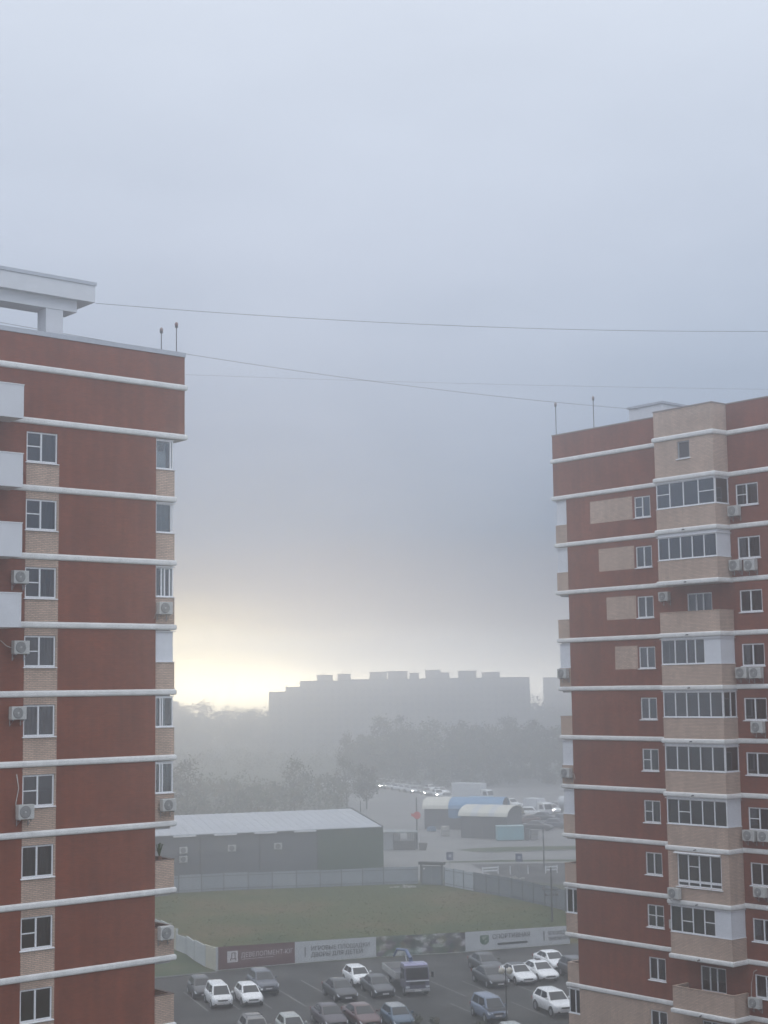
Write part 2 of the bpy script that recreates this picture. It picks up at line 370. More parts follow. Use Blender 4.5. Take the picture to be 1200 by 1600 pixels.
# grass tufts in the meadow: nobody could count them
gm = MB()
def in_poly(x, y, P):
    c = False; j = len(P)-1
    for i in range(len(P)):
        if (P[i][1] > y) != (P[j][1] > y) and x < (P[j][0]-P[i][0])*(y-P[i][1])/(P[j][1]-P[i][1])+P[i][0]: c = not c
        j = i
    return c
MEADOW = [(-34, 140.5), (-23, 155), (-20.6, 152.3), (-18.4, 148.5), (-15.2, 141.2), (-8.6, 144.0), (7.0, 148.8), (17, 152.8), (22, 154), (18.2, 174), (6.5, 196.4), (3.6, 197.9), (-8.6, 196.2), (-34, 190)]
for _ in range(7000):
    x, y = random.uniform(-34, 22), random.uniform(142, 198)
    if not in_poly(x, y, MEADOW): continue
    for k in range(3):
        a = random.uniform(0, 6.28); h = random.uniform(.03, .085)*(1.0 if random.random() < .9 else 1.8); w = random.uniform(.04, .10)
        dx, dy = math.cos(a), math.sin(a); x1, y1 = x+random.uniform(-.2, .2), y+random.uniform(-.2, .2); l = random.uniform(-.1, .1)
        gm.face([(x1-dx*w, y1-dy*w, 0), (x1+dx*w, y1+dy*w, 0), (x1+l, y1+l*.7, h)], 0 if random.random() < .62 else 1)
o = gm.build('grass', [mat('green blades', (.055, .080, .013), .9, var=.3, scale=.06), mat('dry blades', (.120, .095, .036), .9, var=.3, scale=.3)], fix=False)
tag(o, 'rough green and dry brown grass growing over the empty meadow', 'grass', kind='stuff')

# ================================================================== building parts
def wall_faces(b, x0, x1, z0, z1, holes, y=0.0, depth=.14, beige=(), mi=0, bi=1, ax='x', flip=False):
    """front wall in the plane y with real openings and reveals"""
    xs = sorted({x0, x1, *[c for h in holes for c in h[:2]], *[c for h in beige for c in h[:2]]})
    zs = sorted({z0, z1, *[c for h in holes for c in h[2:]], *[c for h in beige for c in h[2:]]})
    xs = [x for x in xs if x0 <= x <= x1]; zs = [z for z in zs if z0 <= z <= z1]
    for i in range(len(xs)-1):
        for j in range(len(zs)-1):
            cx, cz = (xs[i]+xs[i+1])/2, (zs[j]+zs[j+1])/2
            if any(h[0] < cx < h[1] and h[2] < cz < h[3] for h in holes): continue
            be = any(h[0] < cx < h[1] and h[2] < cz < h[3] for h in beige)
            b.face([(xs[i], y, zs[j]), (xs[i+1], y, zs[j]), (xs[i+1], y, zs[j+1]), (xs[i], y, zs[j+1])], bi if be else mi)
    for hx0, hx1, hz0, hz1 in holes:
        d = y+depth
        be = any(h[0] < (hx0+hx1)/2 < h[1] and h[2] < (hz0+hz1)/2 < h[3] for h in beige); m2 = bi if be else mi
        b.face([(hx0, y, hz0), (hx0, d, hz0), (hx0, d, hz1), (hx0, y, hz1)], m2); b.face([(hx1, y, hz0), (hx1, y, hz1), (hx1, d, hz1), (hx1, d, hz0)], m2)
        b.face([(hx0, y, hz1), (hx0, d, hz1), (hx1, d, hz1), (hx1, y, hz1)], m2); b.face([(hx0, y, hz0), (hx1, y, hz0), (hx1, d, hz0), (hx0, d, hz0)], m2)

def frame_boxes(b, x0, x1, z0, z1, y0, y1, fr, mull, trans=(), w=.065, mw=.075):
    """outer ring, mullions at fractions fr, transoms (bay index, fraction); pieces butt end to end"""
    b.box(x0, x0+w, y0, y1, z0, z1); b.box(x1-w, x1, y0, y1, z0, z1)
    b.box(x0+w, x1-w, y0, y1, z0, z0+w); b.box(x0+w, x1-w, y0, y1, z1-w, z1)
    ed = [x0+w] + [x0+(x1-x0)*f for f in fr] + [x1-w]
    for f in fr:
        x = x0+(x1-x0)*f; b.box(x-mw/2, x+mw/2, y0-.008, y1-.002, z0+w, z1-w)
    for bay, f in trans:
        a = ed[bay] + (mw/2 if bay > 0 else 0); c = ed[bay+1] - (mw/2 if bay < len(fr) else 0)
        zt = z0+(z1-z0)*f; b.box(a, c, y0, y1-.004, zt-.025, zt+.025)

def curtain(parent, x0, x1, z0, z1, y, m, amp=.04, n=None):
    b = MB(); n = n or max(6, int((x1-x0)/.06)); 
    pts = [(x0+(x1-x0)*i/n, y+amp*math.sin(i*2.1+random.random())) for i in range(n+1)]
    for (a, c), (a2, c2) in zip(pts[:-1], pts[1:]):
        b.face([(a, c, z0), (a2, c2, z0), (a2, c2, z1), (a, c, z1)])
    return b.build('curtain', m, parent, smooth=True, fix=False)

def window(parent, x0, x1, z0, z1, fr=(.48,), trans=(), cur=(), sill=True, y=.05, blind=None):
    b = MB(); frame_boxes(b, x0+.01, x1-.01, z0+.01, z1-.01, y, y+.07, fr, None, trans)
    f = b.build('window', PVC, parent)
    p = MB(); p.box(x0+.05, x1-.05, y+.03, y+.042, z0+.05, z1-.05); p.build('pane', GLASS, f)
    if sill:
        s = MB(); s.extr([(-.085, z0-.055), (-.085, z0-.03), (y-.012, z0+.008), (y-.012, z0-.055)], 0, x0-.05, x1+.05); s.build('sill', PVC, f)
    for a, c, mi in cur:
        curtain(f, x0+(x1-x0)*a, x0+(x1-x0)*c, z0+.04, z1-.04, y+.28, CURT[mi])
    if blind:
        a, c, zf = blind; s = MB(); s.box(x0+(x1-x0)*a, x0+(x1-x0)*c, y+.085, y+.1, z0+(z1-z0)*zf, z1-.06); s.build('roller_blind', CURT[1], f)
    # shallow dark room behind so that no light leaks through the storey
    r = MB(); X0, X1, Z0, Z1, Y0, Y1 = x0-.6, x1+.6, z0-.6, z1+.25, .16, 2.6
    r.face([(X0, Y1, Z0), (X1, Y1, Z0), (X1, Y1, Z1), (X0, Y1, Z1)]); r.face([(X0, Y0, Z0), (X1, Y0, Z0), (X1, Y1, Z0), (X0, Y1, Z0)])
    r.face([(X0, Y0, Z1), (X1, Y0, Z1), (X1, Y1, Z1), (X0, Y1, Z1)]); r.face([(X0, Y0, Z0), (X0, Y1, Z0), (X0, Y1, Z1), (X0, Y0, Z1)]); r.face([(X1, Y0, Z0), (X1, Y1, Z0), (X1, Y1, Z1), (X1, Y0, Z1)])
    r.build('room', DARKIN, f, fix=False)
    return f

BPROF = [(0, -.14), (.05, -.135), (.095, -.10), (.11, -.05), (.11, .05), (.095, .10), (.05, .135), (0, .14)]
def cornice(parent, path, z):
    b = MB(); b.sweep(path, z, BPROF); return b.build('cornice', BANDM, parent, smooth=False)

def railwall(b, path, z0, z1, t=.12, mi=0):
    """a parapet of thickness t, outer face on the path"""
    b.sweep(path, 0, [(0, z0), (0, z1), (-t, z1), (-t, z0)], mi)

def glaze_run(b, p, x0, x1, z0, z1, y, fr, trans=(), along='x'):
    frame = MB(); frame_boxes(frame, x0, x1, z0, z1, y, y+.06, fr, None, trans, w=.06, mw=.065)
    pane = [(x0+.04, x1-.04, y+.024, y+.034, z0+.04, z1-.04)]
    sw = (lambda v: v) if along == 'x' else (lambda v: (v[1], v[0], v[2]))
    n = len(b.v); b.v += [sw(v) for v in frame.v]; b.f += [tuple(n+i for i in f) for f in frame.f]; b.m += frame.m
    q = MB(); q.box(*pane[0]); n = len(p.v); p.v += [sw(v) for v in q.v]; p.f += [tuple(n+i for i in f) for f in q.f]; p.m += q.m

# ---------------------------------------------------------------- left tower
TL = thing('apartment_building', 'left red brick apartment tower with white balcony boxes and a white rooftop canopy', 'building', (-10.626, 71.71, 0), R(40.25))
Z0 = 36.48
XB = -18.0
def left_tower():
    wx0, wx1 = -6.64, -5.11
    holes = [(wx0, wx1, Z0-3*k-1.83, Z0-3*k-.47) for k in range(12)]
    beige = [(-6.64, -5.03, .2, Z0-1.83)] + [(-6.64, -5.03, Z0-3*k-.47, Z0-3*k-.1) for k in range(1, 12)]
    b = MB()
    wall_faces(b, XB, 0, .0, Z0-.02, holes, beige=beige)
    # storey above the loggias reaches out over them
    ztop = 40.36
    b.face([(XB, 0, Z0-.02), (1.58, 0, Z0-.02), (1.58, 0, ztop), (XB, 0, ztop)])
    b.face([(1.58, 0, Z0-.14), (1.58, 16, Z0-.14), (1.58, 16, ztop), (1.58, 0, ztop)])
    b.face([(0, 0, Z0-.14), (1.58, 0, Z0-.14), (1.58, 0, Z0-.02), (0, 0, Z0-.02)])
    b.face([(0, 0, 0), (0, 16, 0), (0, 16, Z0-.14), (0, 0, Z0-.14)])
    b.face([(XB, 16, 0), (1.58, 16, 0), (1.58, 16, ztop), (XB, 16, ztop)])
    b.face([(XB, 0, 0), (XB, 16, 0), (XB, 16, ztop), (XB, 0, ztop)])
    # parapet thickness and roof deck
    b.face([(XB, .35, 39.7), (1.23, .35, 39.7), (1.23, .35, ztop), (XB, .35, ztop)])
    b.face([(1.23, .35, 39.7), (1.23, 15.65, 39.7), (1.23, 15.65, ztop), (1.23, .35, ztop)])
    b.build('wall', [RED, BEIGE], TL, fix=False)
    s = MB(); s.face([(0, 0, Z0-.14), (0, 16, Z0-.14), (1.58, 16, Z0-.14), (1.58, 0, Z0-.14)]); s.build('soffit', CONCR, TL, fix=False)
    rf = MB(); rf.box(XB, 1.22, .36, 15.6, 39.5, 39.7); rf.build('roof', mat('bitumen roof', (.08, .08, .085), .9, var=.2, scale=1), TL)
    c = MB(); c.sweep([(XB, 0), (1.58, 0), (1.58, 16)], 0, [(.03, 40.36), (.045, 40.36), (.045, 40.575), (-.38, 40.575), (-.38, 40.36)]); c.build('coping', COPING, TL)
    cornice(TL, [(XB, 0), (1.58, 0), (1.58, 16)], 38.87)
    cornice(TL, [(-7.5, 0), (1.58, 0), (1.58, 16)], Z0)
    for k in range(1, 12):
        cornice(TL, [(-7.5 if k < 4 else XB, 0), (0, 0)], Z0-3*k)
    # windows
    spec = [dict(trans=[(0, .52)], cur=[(.52, .95, 0)]), dict(trans=[(0, .52)], cur=[(.52, .95, 3)]), dict(trans=[(0, .5)], cur=[(.53, .95, 3)]),
            dict(trans=[(0, .5)], cur=[(.74, .96, 2)]), dict(cur=[(.04, .46, 0), (.52, .95, 0)]), dict(trans=[(0, .5)], blind=(.53, .95, .48)),
            dict(cur=[(.04, .44, 3), (.53, .95, 3)]), dict(trans=[(0, .5)], cur=[(.54, .95, 0)]), dict(), dict(cur=[(.1, .4, 0)]), dict(), dict()]
    for k in range(12):
        window(TL, wx0, wx1, Z0-3*k-1.83, Z0-3*k-.47, **spec[k])
    # white balcony boxes at the left, hanging on the storeys
    for k in range(-0, 4):
        zb = Z0-3*k-.16
        p = MB(); railwall(p, [(-11.6, 0), (-11.6, -1.3), (-7.46, -1.3), (-7.46, 0)][0:4], zb-.02, zb+1.42, .1)
        o = p.build('balcony', BALCW, TL)
        s = MB(); s.box(-11.5, -7.56, -1.2, -.002, zb-.02, zb+.16); s.build('slab', CONCR, o)
        t = MB(); t.sweep([(-11.6, 0), (-11.6, -1.3), (-7.46, -1.3), (-7.46, 0)], 0, [(.025, zb+1.421), (.025, zb+1.46), (-.125, zb+1.46), (-.125, zb+1.421)]); t.build('rail', PVC, o)
    # loggias on the far right-hand side, seen end-on
    W = 1.0; Yf, Yb = .05, 3.4
    kinds = ['glazed1', 'blind', 'glazed3', 'panel', 'glazed2', 'glazed2b', 'open', 'open', 'open', 'open', 'open']
    for k in range(11):
        z1 = Z0-3*k-.15; z0 = Z0-3*(k+1)-.14; zp = Z0-3*k-1.63
        p = MB(); path = [(0.002, Yf), (1.05, Yf), (1.05, Yb), (0.002, Yb)]
        railwall(p, path, z0, zp, .12)
        o = p.build('balcony', BEIGE, TL)
        s = MB(); s.box(.002, .92, Yf+.13, Yb-.13, z0-.1, z0+.06); s.build('slab', CONCR, o)
        cb = MB(); cb.sweep(path, Z0-3*(k+1), [(a*.8, c*.95) for a, c in BPROF]); cb.build('edge_band', BANDM, o)
        kd = kinds[k]
        if kd == 'open':
            c = MB(); c.sweep(path, 0, [(.02, zp+.001), (.02, zp+.04), (-.14, zp+.04), (-.14, zp+.001)]); c.build('coping', mat('brown coping', (.13, .085, .065), .7), o)
            continue
        c = MB(); c.sweep(path, 0, [(.05, zp+.001), (.05, zp+.03), (-.14, zp+.03), (-.14, zp+.001)]); c.build('coping', PVC, o)
        c = MB(); c.sweep(path, 0, [(.07 if k in (1, 2, 3) else 0.0, z1-.06), (.07 if k in (1, 2, 3) else 0.0, z1-.03), (-.1, z1-.03), (-.1, z1-.06)]); c.build('head_trim', PVC, o)
        fb, pb = MB(), MB()
        zz0, zz1 = zp+.032, z1-.065
        if kd == 'panel':
            q = MB(); q.box(.01, .985, Yf+.03, Yf+.07, zz0, zz1); q.box(.945, .985, Yf+.075, Yb-.07, zz0, zz1); q.build('panel', PANEL, o); continue
        fr = {'glazed1': (.84,), 'blind': (.88,), 'glazed3': (.34, .52, .8), 'glazed2': (.30, .42), 'glazed2b': (.28, .42)}[kd]
        glaze_run(fb, pb, .01, .985, zz0, zz1, Yf+.02, fr)
        glaze_run(fb, pb, Yf+.09, Yb-.09, zz0, zz1, .92, (.2, .4, .6, .8), along='y')
        glaze_run(fb, pb, .01, .985, zz0, zz1, Yb-.09, (.5,))
        fb.build('glazing_frame', PVC, o); pb.build('pane', CLEAR, o)
        if kd == 'blind':
            curtain(o, .06, .86, zz0+.05, zz1-.05, Yf+.2, CURT[0], .02)
        if kd == 'glazed1':
            q = MB(); q.box(.07, .8, Yf+.4, Yf+.42, zz0+.02, zz0+.9); q.build('screen', PANEL, o)
        if kd == 'glazed3':
            curtain(o, .06, .33, zz0+.05, zz1-.05, Yf+.2, CURT[3], .02); curtain(o, .5, .7, zz0+.05, zz1-.05, Yf+.25, CURT[1], .02)
        if kd == 'glazed2b':
            curtain(o, .42, .93, zz0+.05, zz1-.05, Yf+.2, CURT[0], .02)
            curtain(o, .06, .26, zz0+.03, zz0+.6, Yf+.2, CURT[3], .02)
        if kd == 'glazed2':
            curtain(o, .05, .13, zz0+.05, zz1-.05, Yf+.2, CURT[0], .02)
    # roof canopy
    b = MB(); b.box(XB, -3.05, .4, 2.4, 42.42, 43.2)
    o = b.build('roof_canopy', BALCW, TL)
    t = MB(); t.box(XB, -3.0, .35, 2.45, 43.2, 43.36); t.build('edge_flashing', COPING, o)
    u = MB(); u.box(XB, -3.8, .75, 1.9, 41.9, 42.418); u.build('beam', BALCW, o)
    for x in (-5.35, -11.0, -16.5):
        q = MB(); q.box(x, x+.86, .78, 1.6, 39.7, 41.898); q.build('column', BALCW, o)
left_tower()

# ---------------------------------------------------------------- right tower
TR = thing('apartment_building', 'right red brick apartment tower with a projecting beige balcony bay', 'building', (11.4935, 97.03, 0), R(-49.75))
ZR = 36.33
def right_tower():
    X1, Yd = 24.0, 16.0
    bx0, bx1, by = 8.32, 12.58, -1.28
    ztop = 40.36
    nk = 12
    w2 = [(5.54, 6.80, ZR-3*k-1.86, ZR-3*k-.57) for k in range(nk)]
    w3 = [(13.02, 14.56, ZR-3*k-1.86, ZR-3*k-.62) for k in range(nk)]
    w4 = [(18.0, 19.5, ZR-3*k-1.86, ZR-3*k-.62) for k in range(nk)]
    dr = [(9.3, 11.1, ZR-3*k-2.0, ZR-3*k-.6) for k in range(nk)]
    holes = w2+w3+w4+dr
    px = [(2.0, 5.40), (2.6, 5.42), (3.12, 5.45), (3.68, 5.45)]
    beige = [(a, c, ZR-3*k-1.88, ZR-3*k-.5) for k, (a, c) in enumerate(px)] + [(0, X1, 0, ZR-30)]
    b = MB()
    wall_faces(b, 0, X1, 0, ZR-.02, holes, beige=beige)
    b.face([(-1.08, 0, ZR-.02), (X1, 0, ZR-.02), (X1, 0, ztop), (-1.08, 0, ztop)])
    b.face([(-1.08, 0, ZR-.14), (0, 0, ZR-.14), (0, 0, ZR-.02), (-1.08, 0, ZR-.02)])
    b.face([(-1.08, 0, ZR-.14), (-1.08, Yd, ZR-.14), (-1.08, Yd, ztop), (-1.08, 0, ztop)])
    b.face([(0, 0, 0), (0, Yd, 0), (0, Yd, ZR-.14), (0, 0, ZR-.14)], 0)
    b.face([(-1.08, Yd, 0), (X1, Yd, 0), (X1, Yd, ztop), (-1.08, Yd, ztop)])
    b.face([(X1, 0, 0), (X1, Yd, 0), (X1, Yd, ztop), (X1, 0, ztop)])
    b.face([(-.73, .35, 39.7), (X1, .35, 39.7), (X1, .35, ztop), (-.73, .35, ztop)])
    b.face([(-.73, .35, 39.7), (-.73, Yd, 39.7), (-.73, Yd, ztop), (-.73, .35, ztop)])
    b.build('wall', [RED, BEIGE], TR, fix=False)
    s = MB(); s.face([(-1.08, 0, ZR-.14), (-1.08, Yd, ZR-.14), (0, Yd, ZR-.14), (0, 0, ZR-.14)]); s.build('soffit', CONCR, TR, fix=False)
    rf = MB(); rf.box(-.72, X1-.01, .36, Yd-.01, 39.5, 39.7); rf.build('roof', MC['bitumen roof'], TR)
    # top of the bay, blind beige brick
    t = MB(); zb = ZR-.14
    sw = (10.0, 10.9, ZR+1.1, ZR+2.1)
    wall_faces(t, bx0, bx1, zb, 40.36, [sw], y=by, depth=.15)
    t.face([(bx0, by, zb), (bx0, -.002, zb), (bx0, -.002, 40.36), (bx0, by, 40.36)]); t.face([(bx1, by, zb), (bx1, -.002, zb), (bx1, -.002, 40.36), (bx1, by, 40.36)])
    t.face([(bx0, by, zb), (bx1, by, zb), (bx1, -.002, zb), (bx0, -.002, zb)])
    o = t.build('bay_top', BEIGE, TR, fix=False)
    tw = MB(); frame_boxes(tw, sw[0]+.01, sw[1]-.01, sw[2], sw[3], by+.06, by+.12, (), None); tw.build('vent_frame', mat('grey frame', (.35, .36, .38), .5), o)
    tw = MB(); tw.box(sw[0]-.06, sw[1]+.06, by-.08, by+.05, sw[2]-.06, sw[2]-.003); tw.build('sill', PVC, o)
    tw = MB(); tw.box(sw[0]+.02, sw[1]-.02, by+.13, by+.15, sw[2], sw[3]); tw.build('pane', mat('dull pane', (.05, .05, .055), .25), o)
    c = MB(); c.sweep([(-1.08, Yd), (-1.08, 0), (bx0, 0), (bx0, by), (bx1, by), (bx1, 0), (X1, 0)], 0, [(.02, 40.36), (.03, 40.36), (.03, 40.43), (-.36, 40.43), (-.36, 40.36)]); c.build('coping', mat('brown zinc', (.24, .19, .18), .6), TR)
    full = [(0, 0), (bx0, 0), (bx0, by), (bx1, by), (bx1, 0), (X1, 0)]
    cornice(TR, [(-1.08, Yd), (-1.08, 0)] + full[1:], 38.72)
    cornice(TR, [(-1.08, Yd), (-1.08, 0)] + full[1:], ZR)
    for k in range(1, 12):
        cornice(TR, [(0, 0), (bx0, 0)], ZR-3*k); cornice(TR, [(bx1, 0), (X1, 0)], ZR-3*k)
    s2 = [dict(trans=[(0, .5)]), dict(cur=[(.05, .45, 0)]), dict(cur=[(.05, .4, 0)]), dict(cur=[(.05, .42, 0)]), dict(cur=[(.05, .45, 0)]), dict(trans=[(0, .5)], cur=[(.05, .45, 3)]), dict(trans=[(0, .5)], cur=[(.55, .95, 2)]),
          dict(cur=[(.55, .95, 3)]), dict(trans=[(0, .52), (1, .52)]), dict(cur=[(.55, .95, 0), (.05, .42, 0)]), dict(cur=[(.1, .4, 3)]), dict()]
    s3 = [dict(trans=[(0, .5)], cur=[(.5, .95, 0)]), dict(cur=[(.05, .45, 3), (.52, .95, 3)]), dict(cur=[(.05, .45, 0), (.52, .95, 0)]), dict(cur=[(.05, .42, 0), (.52, .95, 0)]), dict(cur=[(.05, .45, 0), (.53, .95, 0)]), dict(cur=[(.05, .42, 3), (.53, .95, 0)]),
          dict(trans=[(0, .5)], cur=[(.53, .95, 3)]), dict(cur=[(.53, .95, 2)]), dict(cur=[(.08, .45, 0)]), dict(cur=[(.05, .45, 1)]), dict(), dict()]
    for k in range(nk):
        window(TR, *w2[k], fr=(.50,), **s2[k]); window(TR, *w3[k], **s3[k])
        if k < 11: window(TR, *w4[k], cur=[(.1, .8, k % 4)])
        if k in (2, 9, 10): window(TR, *dr[k], fr=(.36, .64), cur=[(.68, .95, 0)] if k == 2 else [(.05, .3, 3)], sill=False)
        else:
            q = MB(); q.box(dr[k][0], dr[k][1], .1, .13, dr[k][2], dr[k][3]); q.build('inner_door', mat('grey inner door', (.22, .22, .23), .4), TR)
    # projecting bay, storey by storey
    kind = {0: dict(fr=(.235, .47, .725), tr=[(0, .55), (3, .5)], side='pane', top=.05),
            1: dict(fr=(.19, .39, .59, .79), tr=[], side='panel', top=.22),
            2: None,
            3: dict(fr=(.235, .43, .58, .74), tr=[], side='panel', top=.12, pan=(.74, 1)),
            4: dict(fr=(.21, .40, .60, .80), tr=[], side='pane2', top=.10),
            5: dict(fr=(.21, .40, .60, .80), tr=[], side='pane', top=.14),
            6: dict(fr=(.20, .40, .60, .80), tr=[(1, .5)], side='panel', top=.12),
            7: 'brick', 8: dict(fr=(.19, .38, .57, .75), tr=[(1, .45), (3, .5)], side='panel', top=.08, pan=(.75, 1)), 9: None, 10: None}
    path = [(bx0, -.002), (bx0, by), (bx1, by), (bx1, -.002)]
    for k in range(11):
        z1 = ZR-3*k-.15; zc = ZR-3*(k+1); z0 = zc-.1
        zp = ZR-3*k-1.72
        kd = kind[k]
        if kd == 'brick':
            p = MB(); hole = (8.95, 12.05, ZR-3*k-2.12, ZR-3*k-.3)
            wall_faces(p, bx0, bx1, z0, z1+.02, [hole], y=by, depth=.14)
            p.face([(bx0, by, z0), (bx0, -.002, z0), (bx0, -.002, z1+.02), (bx0, by, z1+.02)]); p.face([(bx1, by, z0), (bx1, -.002, z0), (bx1, -.002, z1+.02), (bx1, by, z1+.02)])
            o = p.build('balcony', BEIGE, TR, fix=False)
            fb = MB(); x0, x1, a, c = hole
            frame_boxes(fb, x0+.01, x1-.01, a+.3, c-.01, by+.04, by+.1, (.25, .5, .75), None, [(1, .55)])
            frame_boxes(fb, x0+.01, x1-.01, a+.01, a+.295, by+.04, by+.1, (.25, .5, .75), None); fb.build('glazing_frame', PVC, o)
            pb = MB(); pb.box(x0+.03, x1-.03, by+.06, by+.07, a+.03, c-.03); pb.build('pane', GLASS, o)
            q = MB(); q.box(x0-.08, x1+.08, by-.09, by+.03, a-.055, a-.003); q.build('sill', PVC, o)
            q = MB(); q.extr([(by-.003, c+.04), (by-.18, c-.0), (by-.18, c+.03), (by-.003, c+.09)], 0, x0-.12, x1+.0); q.build('awning', PVC, o)
            curtain(o, x0+.1, x0+.7, a+.05, c-.05, by+.3, CURT[0], .03)
        else:
            p = MB(); railwall(p, path, z0, zp, .12); o = p.build('balcony', BEIGE, TR)
        s = MB(); s.box(bx0+.125, bx1-.125, by+.125, -.004, zc-.14, zc+.1); s.build('slab', CONCR, o)
        cb = MB(); cb.sweep(path, zc-.03, BPROF); cb.build('edge_band', BANDM, o)
        sp = MB(); sp.tube([(10.4, by-.13, zc-.02), (10.4, by-.30, zc-.05)], .035, 8); sp.build('drain_spout', STEELD, o)
        if kd == 'brick': continue
        c = MB(); c.sweep(path, 0, [(.03, zp+.001), (.03, zp+.03), (-.14, zp+.03), (-.14, zp+.001)]); c.build('coping', PVC if kd else BEIGE, o)
        if kd is None: continue
        zz0, zz1 = zp+.032, z1-kd['top']
        c = MB(); c.sweep(path, 0, [(.06, zz1+.002), (.06, zz1+.035), (-.1, zz1+.035), (-.1, zz1+.002)]); c.build('head_trim', PVC, o)
        if z1-zz1 > .05:
            c = MB(); c.sweep(path, 0, [(-.02, zz1+.037), (-.02, z1), (-.1, z1), (-.1, zz1+.037)]); c.build('head_panel', BALCW, o)
        fb, pb = MB(), MB()
        pan = kd.get('pan')
        xe = bx1-.02 if not pan else bx0+.02+(bx1-bx0-.04)*pan[0]-.002
        fr = kd['fr'] if not pan else tuple(f/pan[0] for f in kd['fr'] if f < pan[0]-.01)
        glaze_run(fb, pb, bx0+.02, xe, zz0, zz1, by+.02, fr, kd['tr'])
        if pan:
            q = MB(); q.box(xe+.003, bx1-.02, by+.02, by+.06, zz0, zz1); q.build('panel', PANEL, o)
        if kd['side'] == 'panel':
            q = MB(); q.box(bx1-.06, bx1-.02, by+.085, -.01, zz0, zz1); q.build('side_panel', PANEL, o)
        else:
            glaze_run(fb, pb, by+.085, -.01, zz0, zz1, bx1-.08, (.55,) if kd['side'] == 'pane2' else (), along='y')
        glaze_run(fb, pb, by+.085, -.01, zz0, zz1, bx0+.02, (.5,), along='y')
        fb.build('glazing_frame', PVC, o); pb.build('pane', GLASS, o)
        rr = random.Random(k*7+1); n = len(fr)+1; ed = [0, *fr, 1]
        for i in range(n):
            if rr.random() < .55:
                a0 = bx0+.06+(xe-bx0-.08)*ed[i]; a1 = bx0+.02+(xe-bx0-.08)*ed[i+1]
                if a1-a0 > .2: curtain(o, a0+.03, a1-.03, zz0+.03, zz1-.03, by+.2+.1*rr.random(), CURT[rr.choice((0, 0, 1, 3))], .02)
    # end loggias on the far left side
    W = .95; Yf, Yb = .05, 3.4
    kd2 = ['panel', 'panel', 'open', 'panel', 'open', 'panel', 'panel', 'open', 'glazed', 'open', 'glazed']
    for k in range(11):
        z1 = ZR-3*k-.15; z0 = ZR-3*(k+1)-.14; zp = ZR-3*k-(1.72 if k else 1.72)
        p = MB(); path = [(-.002, Yb), (-1.0, Yb), (-1.0, Yf), (-.002, Yf)]
        railwall(p, path, z0, zp, .12); o = p.build('balcony', BEIGE, TR)
        s = MB(); s.box(-.87, -.002, Yf+.13, Yb-.13, z0-.1, z0+.06); s.build('slab', CONCR, o)
        cb = MB(); cb.sweep(path, ZR-3*(k+1), [(a*.8, c*.95) for a, c in BPROF]); cb.build('edge_band', BANDM, o)
        c = MB(); c.sweep(path, 0, [(.03, zp+.001), (.03, zp+.03), (-.14, zp+.03), (-.14, zp+.001)]); c.build('coping', BEIGE if kd2[k] == 'open' else PVC, o)
        zz0, zz1 = zp+.032, z1-.08
        if kd2[k] == 'open': continue
        c = MB(); c.sweep(path, 0, [(.05, zz1+.002), (.05, zz1+.04), (-.1, zz1+.04), (-.1, zz1+.002)]); c.build('head_trim', PVC, o)
        if kd2[k] == 'panel':
            q = MB(); q.box(-.93, -.01, Yf+.03, Yf+.07, zz0, zz1); q.box(-.93, -.89, Yf+.075, Yb-.07, zz0, zz1); q.build('panel', PANEL, o)
        else:
            fb, pb = MB(), MB()
            glaze_run(fb, pb, -.93, -.01, zz0, zz1, Yf+.02, (.58,)); glaze_run(fb, pb, Yf+.09, Yb-.09, zz0, zz1, -.93, (.25, .5, .75), along='y')
            fb.build('glazing_frame', PVC, o); pb.build('pane', GLASS, o)
            curtain(o, -.84, -.42, zz0+.05, zz1-.05, Yf+.2, CURT[0], .02)
    # stair head on the roof and a cable mast
    q = MB(); q.box(1.1, 3.85, 5, 11, 39.7, 42.3); o = q.build('stair_head', BALCW, TR)
    q = MB(); q.box(1.0, 3.95, 4.9, 11.1, 42.3, 42.45); q.build('roof_slab', COPING, o)
    q = MB(); q.tube([(22.5, 1.5, 39.7), (22.5, 1.5, 43.2)], .05, 8); q.build('cable_mast', STEEL, TR)
right_tower()

# ---------------------------------------------------------------- rooftop lamps and cables
def local(T, p):
    return T.matrix_basis @ Vector(p) if False else (Matrix.Translation(T.location) @ T.rotation_euler.to_matrix().to_4x4() @ Vector(p))
LAMPRED = mat('red lamp glass', (.20, .11, .11), .4)
LAMPGREY = mat('dusty lamp glass', (.24, .17, .17), .4)
def roof_lamp(T, x, y, zb, zt, label, m):
    t = thing('obstruction_lamp', label, 'warning lamp', local(T, (x, y, zb)), T.rotation_euler.z, 'warning lamps on the roof edges'); h = zt-zb
    b = MB(); b.box(-.09, .09, -.09, .09, 0, .015); b.build('base_plate', STEELD, t)
    b = MB(); b.tube([(0, 0, .016), (0, 0, h-.34)], .024, 8); b.build('pole', STEELD, t)
    b = MB(); b.lathe((0, 0, h-.34), [(.03, 0), (.075, .03), (.08, .09), (.075, .10)], 12); b.build('lamp_base', STEELD, t)
    b = MB(); b.lathe((0, 0, h-.238), [(.07, 0), (.085, .06), (.078, .12), (.045, .17), (.012, .19)], 12); b.build('lamp_glass', m, t, smooth=True)
roof_lamp(TL, .40, .2, 40.578, 41.74, 'shorter of the two warning lamps on the left tower roof corner', LAMPGREY)
roof_lamp(TL, 1.24, .2, 40.578, 42.12, 'taller warning lamp with red glass on the left tower roof corner', LAMPRED)
roof_lamp(TR, -.88, .2, 40.432, 42.6, 'warning lamp on the outermost corner of the right tower roof', LAMPGREY)
roof_lamp(TR, 2.34, .2, 40.432, 42.52, 'warning lamp on the right tower roof between corner and stair head', LAMPGREY)
CABLE = mat('black cable', (.03, .03, .033), .6)
